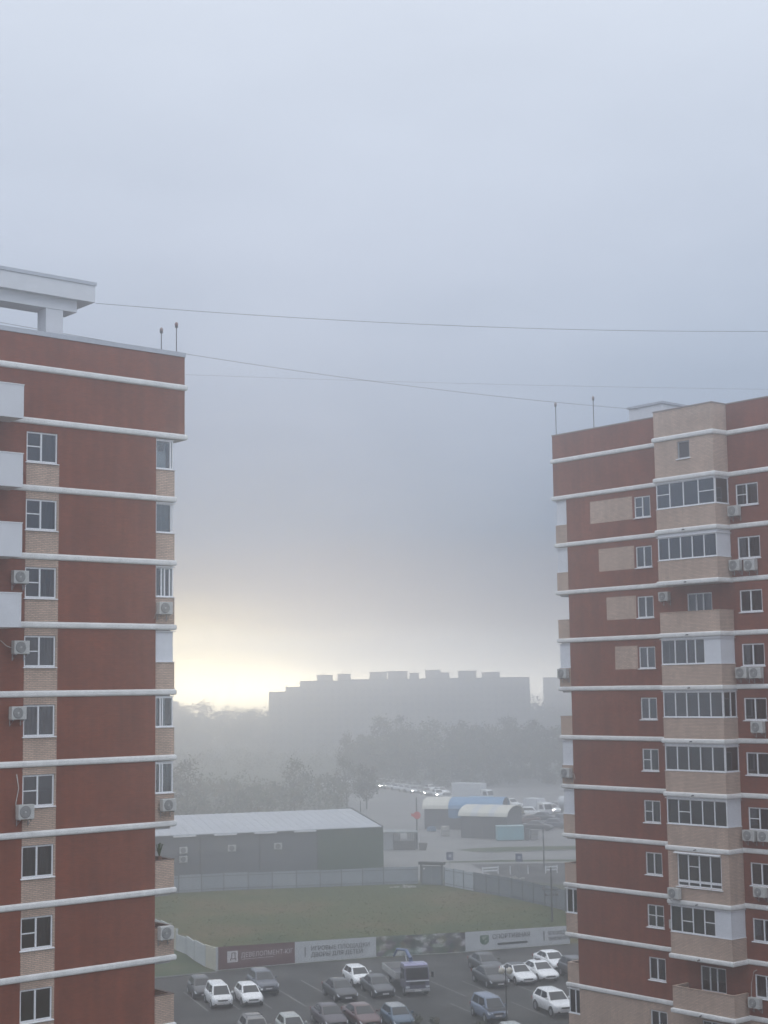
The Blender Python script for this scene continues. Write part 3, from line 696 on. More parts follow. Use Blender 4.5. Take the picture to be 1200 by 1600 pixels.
def cable(a, c, sag, r, label):
    a, c = Vector(a), Vector(c); n = 28
    pts = [a.lerp(c, i/n) - Vector((0, 0, sag*4*(i/n)*(1-i/n))) for i in range(n+1)]
    b = MB(); b.tube(pts, r, 6); o = b.build('overhead_cable', CABLE, smooth=True); tag(o, label, 'cable')
cable(local(TL, (-3.0, .45, 42.4)), local(TR, (22.5, 1.5, 43.1)), .55, .010, 'upper cable strung from the white rooftop canopy across the gap')
cable(local(TL, (-8.0, 4, 41.8)), local(TR, (1.9, 4.95, 42.2)), .5, .010, 'lower cable dropping to the stair head on the right tower roof')
cable((-20.8, 81.4, 41.9), (29, 85.6, 40.7), .25, .005, 'thin faint cable strung behind the two other cables')

# ---------------------------------------------------------------- air conditioners
def air_con(T, x0, x1, z0, z1, label, yb=0.0, hose=None, fan=.42, ry=0):
    w = max(.66, x1-x0); h = max(.5, z1-z0); xc, zc = (x0+x1)/2, (z0+z1)/2
    t = thing('air_conditioner', label, 'air conditioner', local(T, (xc, yb, zc-h/2-.06)), T.rotation_euler.z+ry, 'air conditioners on the tower walls')
    d0, d1 = -.40, -.10
    b = MB(); b.box(-w/2, w/2, d0, d1, .06, .06+h); b.build('casing', ACW, t, bevel=.02)
    fx = -w/2+w*fan; fz = .06+h/2; r = h*.42
    b = MB(); b.lathe((fx, d0-.012, fz), [(r, .011), (r, .0), (r*.9, -.006)], 20, axis=1); g = b.build('fan_grille', ACD, t)
    b = MB()
    for q in (.78, .58, .38):
        n = 20; pts = [(fx+r*q*math.cos(2*math.pi*i/n), d0-.024, fz+r*q*math.sin(2*math.pi*i/n)) for i in range(n+1)]; b.tube(pts, .008, 4, caps=False)
    b.lathe((fx, d0-.026, fz), [(.05, .008), (.05, -.006), (.03, -.01)], 10, axis=1); b.build('guard', ACW, g)
    b = MB()
    for s in (-1, 1):
        x = s*(w/2-.1); b.box(x-.018, x+.018, d0+.02, 0, .015, .056); b.box(x-.018, x+.018, -.03, 0, -.22, .013)
        b.tube([(x, d0+.06, .02), (x, -.03, -.2)], .012, 4)
    b.build('bracket', STEEL, t)
    if hose:
        b = MB(); b.tube([(q[0], q[1], q[2]+.06) for q in hose], .018, 6); b.build('pipe', mat('pipe foil', (.50, .50, .48), .5), t, smooth=True)
L_ = air_con
L_(TL, -7.36, -6.64, 29.24, 29.8, 'air conditioner left of the third window from the top, beside a white balcony box')
L_(TL, -7.30, -6.57, 26.2, 26.77, 'air conditioner left of the fourth left-tower window, just under the lowest white balcony box', hose=[(-.35, -.2, .25), (-.6, -.12, .35), (-.85, -.03, .6)])
L_(TL, -7.38, -6.68, 23.4, 23.96, 'air conditioner left of the double-curtained window on the left tower')
L_(TL, -7.0, -6.26, 19.17, 19.79, 'air conditioner below the window with a half-drawn roller blind', hose=[(-.36, -.12, .3), (-.33, -.05, .7), (-.2, -.03, 1.3), (-.3, -.03, 1.9)])
L_(TL, .0, .72, 28.06, 28.63, 'air conditioner on the beige end wall of the left tower loggia glazed in four strips', yb=.05, hose=[(-.3, -.2, .2), (-.4, -.1, 0), (-.45, -.06, -.2)])
L_(TL, .2, .92, 19.08, 19.63, 'air conditioner with a dangling pipe under the lowest glazed loggia of the left tower', yb=.05, hose=[(-.3, -.2, .35), (-.45, -.06, .1), (-.1, -.1, -.25)])
L_(TL, .1, .8, 13.36, 13.95, 'air conditioner on the open beige loggia low on the left tower', yb=.05)
L_(TR, 12.72, 13.44, 33.9, 34.48, 'air conditioner below the topmost right-edge window of the right tower')
L_(TR, 12.66, 13.38, 30.82, 31.42, 'left one of the pair below the second-from-top right-edge window', hose=None)
L_(TR, 13.68, 14.42, 30.76, 31.36, 'right one of the pair below the second-from-top right-edge window')
L_(TR, 7.5, 8.2, 29.38, 29.9, 'air conditioner beside the upper open recess of the beige bay')
L_(TR, 12.82, 13.58, 24.8, 25.4, 'left one of the pair beside the bay storey with part white panels')
L_(TR, 13.74, 14.52, 24.78, 25.38, 'right one of the pair beside the bay storey with part white panels')
L_(TR, 13.7, 14.5, 21.8, 22.4, 'single air conditioner under the fifth right-edge window of the right tower')
L_(TR, 12.86, 13.64, 15.9, 16.48, 'left one of the pair just above the brick-framed bay window storey')
L_(TR, 13.86, 14.66, 15.92, 16.5, 'right one of the pair just above the brick-framed bay window storey')
L_(TR, 13.42, 14.2, 12.92, 13.45, 'air conditioner right of the brick-framed bay window, under the right-edge window')
L_(TR, 12.8, 13.55, 6.95, 7.5, 'lowest air conditioner, beside the open bottom balcony of the bay', hose=[(-.3, -.15, .5), (-.35, -.05, 1.2), (-.15, -.04, 1.9), (.05, -.04, 2.0)])
L_(TR, 8.5, 9.28, 12.52, 13.1, 'air conditioner on the bay corner under the brick-framed window', yb=-1.28)
L_(TR, -.85, -.1, 25.0, 25.58, 'air conditioner below a white panelled loggia, upper one on the right tower corner', yb=.05)
L_(TR, -.8, -.04, 18.88, 19.45, 'air conditioner below a white panelled loggia, lower one on the right tower corner', yb=.05, hose=[(.2, -.2, .3), (.5, -.1, .2), (.62, -.15, -.1)])
# unit hung on the hidden end wall of the bay, only its edge shows
air_con(TR, 8.0, 8.64, 10.7, 11.2, 'air conditioner seen edge-on at the left end of the bay', yb=-.62, ry=R(-90))
# pot plant on the open loggia
PLANT = mat('plant leaves', (.05, .085, .03), .7, var=.3, scale=8)
def pot_plant(T, p, label):
    t = thing('potted_plant', label, 'plant', local(T, p), 0)
    b = MB(); b.lathe((0, 0, 0), [(.08, 0), (.11, .16), (.10, .16)], 10); b.build('pot', mat('brown pot', (.16, .08, .05), .8), t)
    b = MB(); rr = random.Random(3)
    for i in range(26):
        a = rr.uniform(0, 6.28); h = rr.uniform(.25, .6); l = rr.uniform(.08, .3); w = .03
        c, s = math.cos(a), math.sin(a)
        b.face([(-s*w, c*w, .15), (s*w, -c*w, .15), (c*l*.6+s*w, s*l*.6-c*w, .15+h), (c*l*.6-s*w, s*l*.6+c*w, .15+h)]); b.face([(c*l*.6+s*w, s*l*.6-c*w, .15+h), (c*l*.6-s*w, s*l*.6+c*w, .15+h), (c*l*1.3, s*l*1.3, .1+h)])
    b.build('foliage', PLANT, t, fix=False)
pot_plant(TL, (.30, .115, Z0-18-1.59), 'spiky green plant standing on the ledge of the upper open loggia')

# ================================================================== fences and banners
def P2(a): return Vector((a[0], a[1]))
def along(a, c):
    a, c = P2(a), P2(c); d = c-a; return d.length, math.atan2(d.y, d.x)
def text_mesh(name, body, size, m, parent, x, z, y=-.02, align='LEFT', squash=1.0, bold=0):
    cu = bpy.data.curves.new(name, 'FONT'); cu.body = body; cu.size = size; cu.align_x = align; cu.extrude = .004; cu.offset = bold
    tmp = bpy.data.objects.new('tmp', cu); COL.objects.link(tmp)
    dg = bpy.context.evaluated_depsgraph_get(); me = bpy.data.meshes.new_from_object(tmp.evaluated_get(dg))
    bpy.data.objects.remove(tmp); bpy.data.curves.remove(cu)
    o = bpy.data.objects.new(name, me); COL.objects.link(o); me.materials.clear(); me.materials.append(m); o.parent = parent
    o.location = (x, y, z); o.rotation_euler = (R(90), 0, 0); o.scale = (squash, 1, 1)
    return o
INKB = mat('banner grey ink', (.035, .04, .042), .8); INKW = mat('banner white ink', (.62, .58, .58), .8)
def banner(a, c, h0, h1, m, label, off=0):
    L, r = along(a, c)
    t = thing('banner', label, 'banner', (a[0], a[1], 0), r, 'printed banners along the car park wall')
    b = MB(); n = 10
    # slightly slack sheet, stretched on the wall
    def yy(i, j): return -.012-.010*math.sin(i*1.9)*math.sin(j*2.2)-.015
    for i in range(n):
        for j in range(3):
            q = []
            for ii, jj in ((i, j), (i+1, j), (i+1, j+1), (i, j+1)):
                f = ii/n; h = h0+(h1-h0)*f; q.append((L*f, yy(ii, jj), .08+(h-.08)*jj/3))
            b.face(q)
    k = len(b.v)
    o = b.build('sheet', m, t, fix=False)
    sm = o.modifiers.new('thickness', 'SOLIDIFY'); sm.thickness = .006; sm.offset = 1
    return t, L
BW = mat('white banner vinyl', (.50, .52, .53), .7, var=.10, scale=1.2, stretch=(1, 1, .5))
BM_ = mat('maroon banner vinyl', (.115, .040, .045), .7, var=.12, scale=1.2)
bpts = [(-15.2, 140.2), (-8.6, 143.2), (-1.3, 145.9), (7.0, 148.0), (17.2, 151.9)]
bh = [2.05, 1.92, 1.86, 1.84, 1.70]
# the wall the banners hang on
w = thing('boundary_wall', 'low concrete boundary wall behind the printed banners', 'wall', (0, 0, 0))
for i in range(4):
    a, c = bpts[i], bpts[i+1]; L, r = along(a, c); b = MB()
    b.extr([(0, 0), (L-.01, 0), (L-.01, bh[i+1]-.03), (0, bh[i]-.03)], 1, .01, .14)
    o = b.build('wall_panel', CONCR, w); o.location = (a[0], a[1], 0); o.rotation_euler.z = r
t, L = banner(bpts[0], bpts[1], bh[0], bh[1], BM_, 'dark maroon banner with a white square logo and white lettering')
LOGO = mat('logo white', (.60, .57, .57), .8)
b = MB(); x0, z0, s = .85, .62, .98
for q in ((x0, x0+s, z0, z0+.13), (x0, x0+s, z0+s-.13, z0+s), (x0, x0+.13, z0+.132, z0+s-.132), (x0+s-.13, x0+s, z0+.132, z0+s-.132)): b.box(q[0], q[1], -.055, -.05, q[2], q[3])
b.box(x0+.135, x0+s-.135, -.053, -.048, z0+.135, z0+s-.135)
b.build('logo_square', LOGO, t)
text_mesh('logo_letter', 'Д', .78, mat('logo maroon', (.10, .035, .04), .8), t, x0+.22, z0+.27, -.06)
text_mesh('lettering', 'ДЕВЕЛОПМЕНТ-ЮГ', .56, INKW, t, 2.1, .98, -.055, squash=.92)
b = MB(); b.box(2.15, 5.2, -.054, -.05, .80, .835); b.build('underline', INKW, t)
t, L = banner(bpts[1], bpts[2], bh[1], bh[2], BW, 'white banner with two dark lines of lettering about playgrounds')
b = MB(); b.box(.92, 1.0, -.054, -.05, .55, 1.42); b.build('divider', INKB, t)
text_mesh('lettering', 'ИГРОВЫЕ ПЛОЩАДКИ', .52, INKB, t, 1.5, 1.05, -.055, squash=.97)
text_mesh('lettering', 'ДВОРЫ ДЛЯ ДЕТЕЙ', .52, INKB, t, 1.5, .50, -.055, squash=.97)
# third: a printed outdoor photograph, dark greens and greys
def photo_mat():
    M = bpy.data.materials.new('printed photograph'); M.use_nodes = True; nt = M.node_tree; N = nt.nodes; L = nt.links; B = N['Principled BSDF']
    tc = N.new('ShaderNodeTexCoord'); mp = N.new('ShaderNodeMapping'); mp.inputs['Scale'].default_value = (1, 1, 1.6); L.new(tc.outputs['Object'], mp.inputs[0])
    v = N.new('ShaderNodeTexVoronoi'); v.inputs['Scale'].default_value = 1.1; v.inputs['Randomness'].default_value = .9; L.new(mp.outputs[0], v.inputs[0])
    ns = N.new('ShaderNodeTexNoise'); ns.inputs['Scale'].default_value = .75; ns.inputs['Detail'].default_value = 5; L.new(mp.outputs[0], ns.inputs[0])
    r1 = N.new('ShaderNodeValToRGB'); L.new(ns.outputs['Fac'], r1.inputs[0]); E = r1.color_ramp.elements
    E[0].position = .36; E[0].color = (.012, .014, .012, 1); E[1].position = .64; E[1].color = (.40, .40, .38, 1); e = E.new(.5); e.color = (.07, .075, .045, 1)
    mx = N.new('ShaderNodeMix'); mx.data_type = 'RGBA'; mx.inputs[0].default_value = .06; L.new(r1.outputs[0], mx.inputs[6]); L.new(v.outputs['Color'], mx.inputs[7])
    hs = N.new('ShaderNodeHueSaturation'); hs.inputs['Saturation'].default_value = .8; hs.inputs['Value'].default_value = 1.25; L.new(mx.outputs[2], hs.inputs['Color'])
    L.new(hs.outputs[0], B.inputs['Base Color']); B.inputs['Roughness'].default_value = .7; return M
t, L = banner(bpts[2], bpts[3], bh[2], bh[3], photo_mat(), 'dark banner printed with a greenish outdoor picture, behind the crane truck')
t, L = banner(bpts[3], bpts[4], bh[3], bh[4], BW, 'white banner with a small green shield and dark lettering about sport')
GREENS = mat('shield green', (.06, .13, .07), .8)
b = MB(); sx = 1.5; b.extr([(sx, 1.42), (sx, .82), (sx+.2, .62), (sx+.45, .55), (sx+.7, .62), (sx+.9, .82), (sx+.9, 1.42)], 1, -.055, -.05); o = b.build('shield', GREENS, t)
b = MB(); b.extr([(sx+.16, 1.3), (sx+.3, .95), (sx+.74, 1.3)], 1, -.060, -.0555); b.extr([(sx+.5, .95), (sx+.45, .7), (sx+.8, 1.0)], 1, -.060, -.0555); b.build('shield_mark', mat('shield pale', (.30, .34, .28), .8), o)
text_mesh('lettering', 'СПОРТИВНАЯ', .58, INKB, t, 2.75, 1.02, -.055, squash=.98)
b = MB(); b.box(3.3, 6.4, -.054, -.05, .42, .62); b.build('bar', INKB, t)
b = MB(); b.box(8.1, 8.2, -.054, -.05, .52, 1.38); b.build('divider', INKB, t)
text_mesh('lettering', 'ВЕЛОСИПЕДНЫЕ', .44, INKB, t, 8.6, 1.00, -.055, squash=.62)
text_mesh('lettering', 'ТЕННИСНЫЕ КОРТЫ', .44, INKB, t, 8.6, .48, -.055, squash=.52)

# concrete panel fence turning the corner at the left
cp = [(-15.28, 140.15), (-16.5, 142.2), (-17.9, 145.6), (-19.1, 149.1), (-20.3, 151.3), (-21.2, 153.4), (-22.6, 156.5), (-24.4, 160.5), (-26.2, 164.5)]
ch = [1.95, 1.85, 1.7, 1.5, 1.95, 2.1, 1.95, 2.0]
f = thing('concrete_fence', 'crooked pale concrete panel fence beside the green lawn strip', 'fence', (cp[0][0], cp[0][1], 0))
cm = [mat('weathered yellowish concrete', (.46, .44, .36), .9, var=.15, scale=1.5, bump=.1), mat('weathered grey concrete', (.44, .46, .46), .9, var=.15, scale=1.5, bump=.1)]
for i in range(len(cp)-1):
    a, c = cp[i], cp[i+1]; L, r = along(a, c); b = MB()
    b.box(.06, L-.06, -.05, .05, .0, ch[i]); 
    for z in (.55, 1.15): 
        if z < ch[i]-.2: b.box(.10, L-.10, -.064, -.0505, z-.2, z+.2)
    o = b.build('fence_panel', cm[0 if i in (0, 4, 7) else 1], f); o.location = (a[0]-cp[0][0], a[1]-cp[0][1], 0); o.rotation_euler.z = r
    b = MB(); b.box(-.055, .055, -.09, .09, 0, ch[i]+.1); o = b.build('post', cm[1], f); o.location = (a[0]-cp[0][0], a[1]-cp[0][1], 0); o.rotation_euler.z = r

def sheet_fence(label, pts, h, pan, post, cols, step=3.0, rail=True):
    f = thing('metal_fence', label, 'fence', (pts[0][0], pts[0][1], 0)); ox, oy = pts[0]
    for i in range(len(pts)-1):
        a, c = P2(pts[i]), P2(pts[i+1]); L = (c-a).length; n = max(1, round(L/step)); r = math.atan2((c-a).y, (c-a).x)
        for k in range(n):
            p = a.lerp(c, k/n); w = L/n; b = MB(); m = int((w-.1)/.16)
            prof = []                                        # corrugated sheet
            for q in range(m*2+1):
                prof.append((.05+(w-.1)*q/(m*2), .012 if q % 2 else -.012))
            dz = random.uniform(-.05, .05)
            for (x1, y1), (x2, y2) in zip(prof[:-1], prof[1:]): b.face([(x1, y1, .06), (x2, y2, .06), (x2, y2, h+dz), (x1, y1, h+dz)])
            o = b.build('fence_panel', cols[(k*7+i*3) % len(cols)], f, fix=False); o.location = (p.x-ox, p.y-oy, 0); o.rotation_euler.z = r
            b = MB(); b.box(-.05, .05, -.06, .06, 0, h+.06); o2 = b.build('post', post, f); o2.location = (p.x-ox, p.y-oy, 0); o2.rotation_euler.z = r
            if rail:
                for zr in (h-.34, .3):
                    b = MB(); b.box(.052, w-.052, -.055, -.02, zr, zr+.06); o3 = b.build('rail', post, f); o3.location = o.location; o3.rotation_euler.z = r
    return f
FG = [mat('grey sheet metal', (.33, .36, .40), .5, metal=.15, var=.07, scale=.7), mat('grey sheet metal b', (.29, .32, .36), .5, metal=.15, var=.07, scale=.7)]
FD = [mat('dull sheet metal', (.20, .225, .25), .55, metal=.15, var=.1, scale=.7)]
FW = [mat('pale sheet metal', (.46, .50, .54), .5, metal=.1, var=.07, scale=.7)]
POSTM = mat('fence post', (.13, .14, .15), .6, metal=.3)
sheet_fence('long grey sheet metal fence along the far side of the meadow', [(-42, 187.2), (-28.4, 192.4), (-20.4, 195.1), (-8.6, 197.0), (-.7, 198.6), (3.7, 198.8)], 2.15, FG, POSTM, FG, 3.05)
sheet_fence('short pale sheet metal fence right of the grey gate', [(6.9, 196.9), (10.2, 191.1)], 2.25, FW, POSTM, FW, 2.3)
sheet_fence('dull dark sheet metal fence running down the right side of the meadow', [(10.25, 191.0), (14.3, 184.4), (18.5, 175.5), (21.5, 166)], 2.3, FD, POSTM, FD, 2.6)
g = thing('metal_gate', 'grey metal gate under a dark lintel between two fence runs', 'gate', (3.95, 198.4, 0), math.atan2(-1.2, 2.8))
b = MB(); b.box(0, .22, -.15, .15, 0, 2.5); b.build('gate_post', POSTM, g)
b = MB(); b.box(2.78, 3.0, -.15, .15, 0, 2.5); b.build('gate_post', POSTM, g)
b = MB(); b.box(-.15, 3.15, -.35, .55, 2.503, 2.85); b.build('lintel', mat('dark lintel', (.05, .052, .055), .7), g)
for x0, x1 in ((.24, 1.49), (1.51, 2.76)):
    b = MB(); b.box(x0, x1, -.03, .03, .08, 2.35); b.box(x0+.08, x1-.08, -.045, -.031, .3, 1.15); b.box(x0+.08, x1-.08, -.045, -.031, 1.3, 2.2); b.build('gate_leaf', FD[0], g)
b = MB(); b.lathe((.5, -.06, 2.0), [(.12, 0), (.12, .03), (.05, .04)], 10, axis=1); b.build('gate_lamp', PVC, g)

# pole with cross arms in the meadow corner
def line_pole(x, y, h, label, arms=True):
    t = thing('utility_pole', label, 'pole', (x, y, 0)); b = MB(); b.tube([(0, 0, 0), (0, 0, h)], [.11, .08], 8); b.build('pole', STEELD, t)
    if arms:
        for z, l in ((h-2.3, .95), (h-2.9, .7)):
            b = MB(); b.box(-l, l, -.04, .04, z, z+.09); a = b.build('cross_arm', STEELD, t)
            for s in (-1, 1):
                q = MB(); q.lathe((s*(l-.08), 0, z+.091), [(.05, 0), (.06, .08), (.03, .14)], 8); q.build('insulator', mat('insulator', (.16, .12, .10), .4), a)
line_pole(17.0, 166.0, 5.6, 'dark pole with two cross arms standing in the right corner of the meadow')

# rubble heap and litter at the gate
DUST = mat('pale rubble', (.40, .39, .36), .9, var=.2, scale=3)
def rubble(x, y, r, n, label):
    b = MB(); rr = random.Random(int(x*10))
    for i in range(n):
        a = rr.uniform(0, 6.28); d = rr.random()**.7*r; s = rr.uniform(.08, .26); cx, cy = x+math.cos(a)*d*1.6, y+math.sin(a)*d
        p = [(cx+rr.uniform(.5, 1)*s*math.cos(k*1.26), cy+rr.uniform(.5, 1)*s*math.sin(k*1.26)) for k in range(5)]
        b.prism(p, 0, s*rr.uniform(.5, 1.3)*(1.3-d/r))
    o = b.build('rubble', DUST); tag(o, label, 'rubble', kind='stuff')
rubble(1.8, 196.0, 1.1, 40, 'pale rubble scattered in front of the long grey fence by the gate')

# ================================================================== long grey warehouse
wh = thing('warehouse', 'long low dark grey warehouse with a pale metal roof', 'building', (-.7, 206.2, 0), math.atan2(9.1, 28.5)+math.pi)
def warehouse():
    L, W, he, hr = 46.0, 27.8, 6.55, 7.85     # local x runs to the left along the front, local y towards the viewer is negative depth
    GW = mat('dark cladding', (.115, .125, .14), .6, metal=.1, var=.07, scale=.5); GG = mat('dark green cladding', (.05, .085, .06), .6, var=.1, scale=.5)
    RFM = mat('pale metal roof', (.40, .42, .45), .6, metal=.1, var=.09, scale=.25, stretch=(1, .3, 1))
    b = MB()
    b.box(8.9, L, -W, 0, 0, he); b.build('wall', GW, wh)
    b = MB(); b.extr([(-W, 0), (0, 0), (0, he), (-W/2, hr-.08), (-W, he)], 0, 0, 8.88); b.build('wall_section', GG, wh)
    b = MB()
    t = .09
    b.extr([(.35, he-.04), (-W/2, hr-.0), (-W/2, hr+t), (.35, he+t-.02)], 0, .3, L); b.extr([(-W/2-.002, hr), (-W-.35, he-.04), (-W-.35, he+t-.02), (-W/2-.002, hr+t)], 0, .3, L)
    ro = b.build('roof', RFM, wh)
    b = MB()
    for i in range(1, 40):
        x = .3+i*1.15; b.extr([(.34, he+t-.01), (-W/2, hr+t+.01), (-W/2, hr+t+.03), (.34, he+t+.01)], 0, x-.012, x+.012)
    b.build('roof_seam', RFM, ro)
    b = MB(); b.extr([(.40, he-.10), (-W/2, hr-.04), (-W-.4, he-.10), (-W-.4, he+.16), (-W/2, hr+.24), (.40, he+.16)], 0, .12, .298); b.build('verge_trim', mat('dark verge trim', (.06, .065, .075), .5), ro)
    for i in range(5):
        x = 9.2+i*5.2
        b = MB(); b.box(x, x+2.9, .36, .52, he-.22, he-.02); b.build('gutter_guard', PVC, wh)
    for x in (8.95, 16.5, 24.2, 31.8, 39.0):
        b = MB(); b.tube([(x, .08, .1), (x, .08, he-.1)], .05, 6); b.build('downpipe', STEELD, wh)
    def unit(x, z, lb):
        t = thing('air_conditioner', lb, 'air conditioner', wh.matrix_basis @ Vector((0, 0, 0)), 0, 'air conditioners on the warehouse wall')
        M = Matrix.Translation(wh.location) @ wh.rotation_euler.to_matrix().to_4x4(); t.location = M @ Vector((x, .02, z)); t.rotation_euler.z = wh.rotation_euler.z
        b = MB(); b.box(-.5, .5, .05, .42, 0, .78); b.build('casing', ACW, t, bevel=.02)
        b = MB(); b.lathe((.05, .424, .39), [(.33, 0), (.33, .02), (.28, .02)], 14, axis=1); b.build('fan_grille', ACD, t)
        b = MB(); b.box(-.45, -.40, .0, .42, -.06, -.003); b.box(.4, .45, .0, .42, -.06, -.003); b.build('bracket', STEEL, t)
    unit(14.2, 4.3, 'air conditioner on the warehouse wall, nearest its green end'); unit(20.2, 4.3, 'air conditioner in the middle of the grey warehouse wall')
    unit(26.4, 4.3, 'upper of two stacked air conditioners on the warehouse wall'); unit(26.4, 3.2, 'lower of two stacked air conditioners on the warehouse wall')
warehouse()

# ================================================================== market beyond the road
def market_hall(name, label, x, y, rz, L, W, hs, rise, roofs, wallm, tarp=False):
    t = thing(name, label, 'market stall', (x, y, 0), rz, 'market halls beyond the road')
    b = MB(); b.box(0, L, 0, W, 0, hs); b.build('wall', wallm, t)
    n = 10
    def arc(o): return [(W/2-(W/2+.5)*math.cos(math.pi*i/n), hs-.05+o+rise*math.sin(math.pi*i/n)) for i in range(n+1)]
    x0 = -.3
    for k, (l, m) in enumerate(roofs):
        b = MB(); a1, a2 = arc(.0), arc(.1); b.extr(a2+a1[::-1], 0, x0, x0+l-.01); b.build('vault_roof', m, t, smooth=False); x0 += l
    b = MB(); b.extr(arc(-.02)[1:-1]+[(W-.2, hs+.003), (.2, hs+.003)], 0, L-.12, L-.05); b.extr(arc(-.02)[1:-1]+[(W-.2, hs+.003), (.2, hs+.003)], 0, .05, .12); b.build('gable', mat('dark gable', (.06, .065, .075), .8), t)
    if tarp:
        b = MB()
        for i in range(16):
            a0, a1 = 4.3+(L-4.3)*i/16, 4.3+(L-4.3)*(i+1)/16; b.face([(a0, -.12-.03*(i % 2), hs-1.5-.12*(i % 3)), (a1, -.12-.03*((i+1) % 2), hs-1.5-.12*((i+1) % 3)), (a1, -.42, hs+.02), (a0, -.42, hs+.02)])
        o = b.build('side_tarpaulin', roofs[-1][1], t, fix=False); sm = o.modifiers.new('thickness', 'SOLIDIFY'); sm.thickness = .01
    for i in range(4):
        xx = L*(i+.5)/4; b = MB(); b.box(xx-.7, xx+.7, -.05, -.004, .1, 2.3); b.build('shutter', mat('stall shutter', (.10, .105, .11), .6, var=.2, scale=1), t)
CRM = mat('cream polycarbonate', (.60, .585, .51), .55, var=.08, scale=.6); WHM = mat('white polycarbonate', (.52, .54, .55), .55, var=.08, scale=.6); BLU = mat('blue tarpaulin', (.13, .26, .42), .6, var=.12, scale=.6)
STW = mat('stall wall', (.10, .10, .11), .85, var=.2, scale=.4)
market_hall('market_stall', 'vaulted market hall with a cream and blue roof', 6.3, 274.5, R(-13), 13.5, 8.0, 3.6, 1.7, [(4.6, CRM), (9.5, BLU)], STW, True)
market_hall('market_stall', 'nearer vaulted market hall with a striped cream and white roof', 11.9, 258.6, R(-24), 8.0, 7.5, 3.6, 1.5, [(2.2, CRM), (1.1, WHM), (2.0, CRM), (1.0, WHM), (2.3, CRM)], STW)
c = thing('container', 'turquoise box container in front of the nearer market hall', 'container', (17.4, 252.2, 0), R(3))
b = MB(); b.box(0, 4.3, 0, 2.3, .12, 2.25); b.build('box', mat('turquoise paint', (.20, .38, .42), .5, var=.1, scale=.6), c, bevel=.03)
b = MB(); b.box(.05, 4.25, .1, 2.2, 0, .115); b.build('skid', STEELD, c)
b = MB(); b.box(-.05, 4.35, -.05, 2.35, 2.253, 2.33); b.build('lid', mat('pale turquoise', (.36, .48, .5), .5), c)
c = thing('storage_cabinet', 'tall dark cabinet at the right end of the turquoise container', 'cabinet', (21.85, 252.4, 0), R(3)); b = MB(); b.box(0, .7, 0, .8, .02, 1.9); b.build('body', mat('dark cabinet', (.05, .055, .06), .6), c); b = MB(); b.box(.05, .65, -.03, -.004, .1, 1.8); b.build('door', STEELD, c)
# stacked goods in the yard of the market
def crate_stack(x, y, rz, n, label, c):
    for k in range(n):
        t = thing('crate', label[k], 'crate', (x+.04*k, y, .008+.82*k), rz, 'crates beside the market halls')
        b = MB(); b.box(-.6, .6, -.5, .5, .1, .8); b.build('box', mat('crate '+c, {'grey': (.22, .22, .22), 'blue': (.10, .18, .28), 'pale': (.40, .39, .36)}[c], .8, var=.15), t)
        b = MB(); b.box(-.62, .62, -.52, -.36, 0, .098); b.build('skid', BARKY, t); b = MB(); b.box(-.62, .62, .36, .52, 0, .098); b.build('skid', BARKY, t)
BARKY = mat('skid wood', (.12, .10, .08), .9)
crate_stack(9.4, 262.0, .2, 2, ['lower pale crate at the left end of the striped market roof', 'upper pale crate at the left end of the striped market roof'], 'pale')
crate_stack(7.4, 270.4, .5, 1, ['blue crate standing before the wall of the blue roofed hall'], 'blue')
crate_stack(23.4, 253.6, .1, 2, ['lower grey crate right of the turquoise container', 'upper grey crate right of the turquoise container'], 'grey')
# kiosk
k = thing('kiosk', 'open kiosk with a flat grey roof and white curtains beside the warehouse', 'kiosk', (-.9, 240.6, 0), R(-4))
b = MB(); b.box(1.6, 5.0, 0, 3.2, 0, 1.35); b.build('counter', mat('kiosk counter', (.11, .105, .105), .8), k)
b = MB(); b.box(0, 1.55, .0, 3.2, 0, 2.6); b.build('side_wall', mat('kiosk pale wall', (.36, .38, .40), .7, var=.08), k)
for x, y in ((1.65, .06), (4.9, .06), (4.9, 3.1), (1.65, 3.1)):
    b = MB(); b.box(x-.05, x+.05, y-.05, y+.05, 1.353, 2.6); b.build('post', STEELD, k)
for a0, a1 in ((1.75, 2.7), (3.7, 4.8)):
    b = MB(); n = 10
    for i in range(n):
        b.face([(a0+(a1-a0)*i/n, .25+.05*math.sin(i*2), 1.36), (a0+(a1-a0)*(i+1)/n, .25+.05*math.sin(i*2+2), 1.36), (a0+(a1-a0)*(i+1)/n, .25+.05*math.sin(i*2+2), 2.58), (a0+(a1-a0)*i/n, .25+.05*math.sin(i*2), 2.58)])
    b.build('curtain', CURT[1], k, fix=False)
b = MB(); b.prism([(-.3, -.9), (5.4, -.9), (5.4, 3.6), (-.3, 3.6)], 2.62, 2.82); b.build('roof', mat('kiosk roof', (.25, .27, .27), .7, var=.1), k)
bx = thing('planter_box', 'dark tapered planter box at the right end of the kiosk', 'planter', (4.55, 239.6, 0), R(-4)); b = MB(); b.extr([(.1, 0), (1.1, 0), (1.35, 1.05), (0, 1.05)], 1, 0, .9); b.build('box', mat('planter grey', (.12, .115, .11), .85, var=.15), bx); b = MB(); b.prism([(.1, .1), (1.25, .1), (1.25, .8), (.1, .8)], 1.052, 1.1); b.build('soil', mat('soil', (.05, .045, .035), .95), bx)
# red round sign on a pole
s = thing('pole_sign', 'red round sign on a tall dark pole behind the kiosk', 'sign', (4.35, 241.6, 0)); b = MB(); b.tube([(0, 0, 0), (0, 0, 7.8)], [.13, .09], 8); b.build('pole', STEELD, s)
b = MB(); b.lathe((.05, -.16, 5.1), [(.55, -.06), (.58, 0), (.55, .06)], 18, axis=1); b.build('sign_disc', mat('red sign', (.55, .06, .06), .5), s)
b = MB(); b.box(-.85, -.5, -.2, -.1, 4.95, 5.4); b.build('side_plate', mat('red sign', (.55, .06, .06), .5), s)
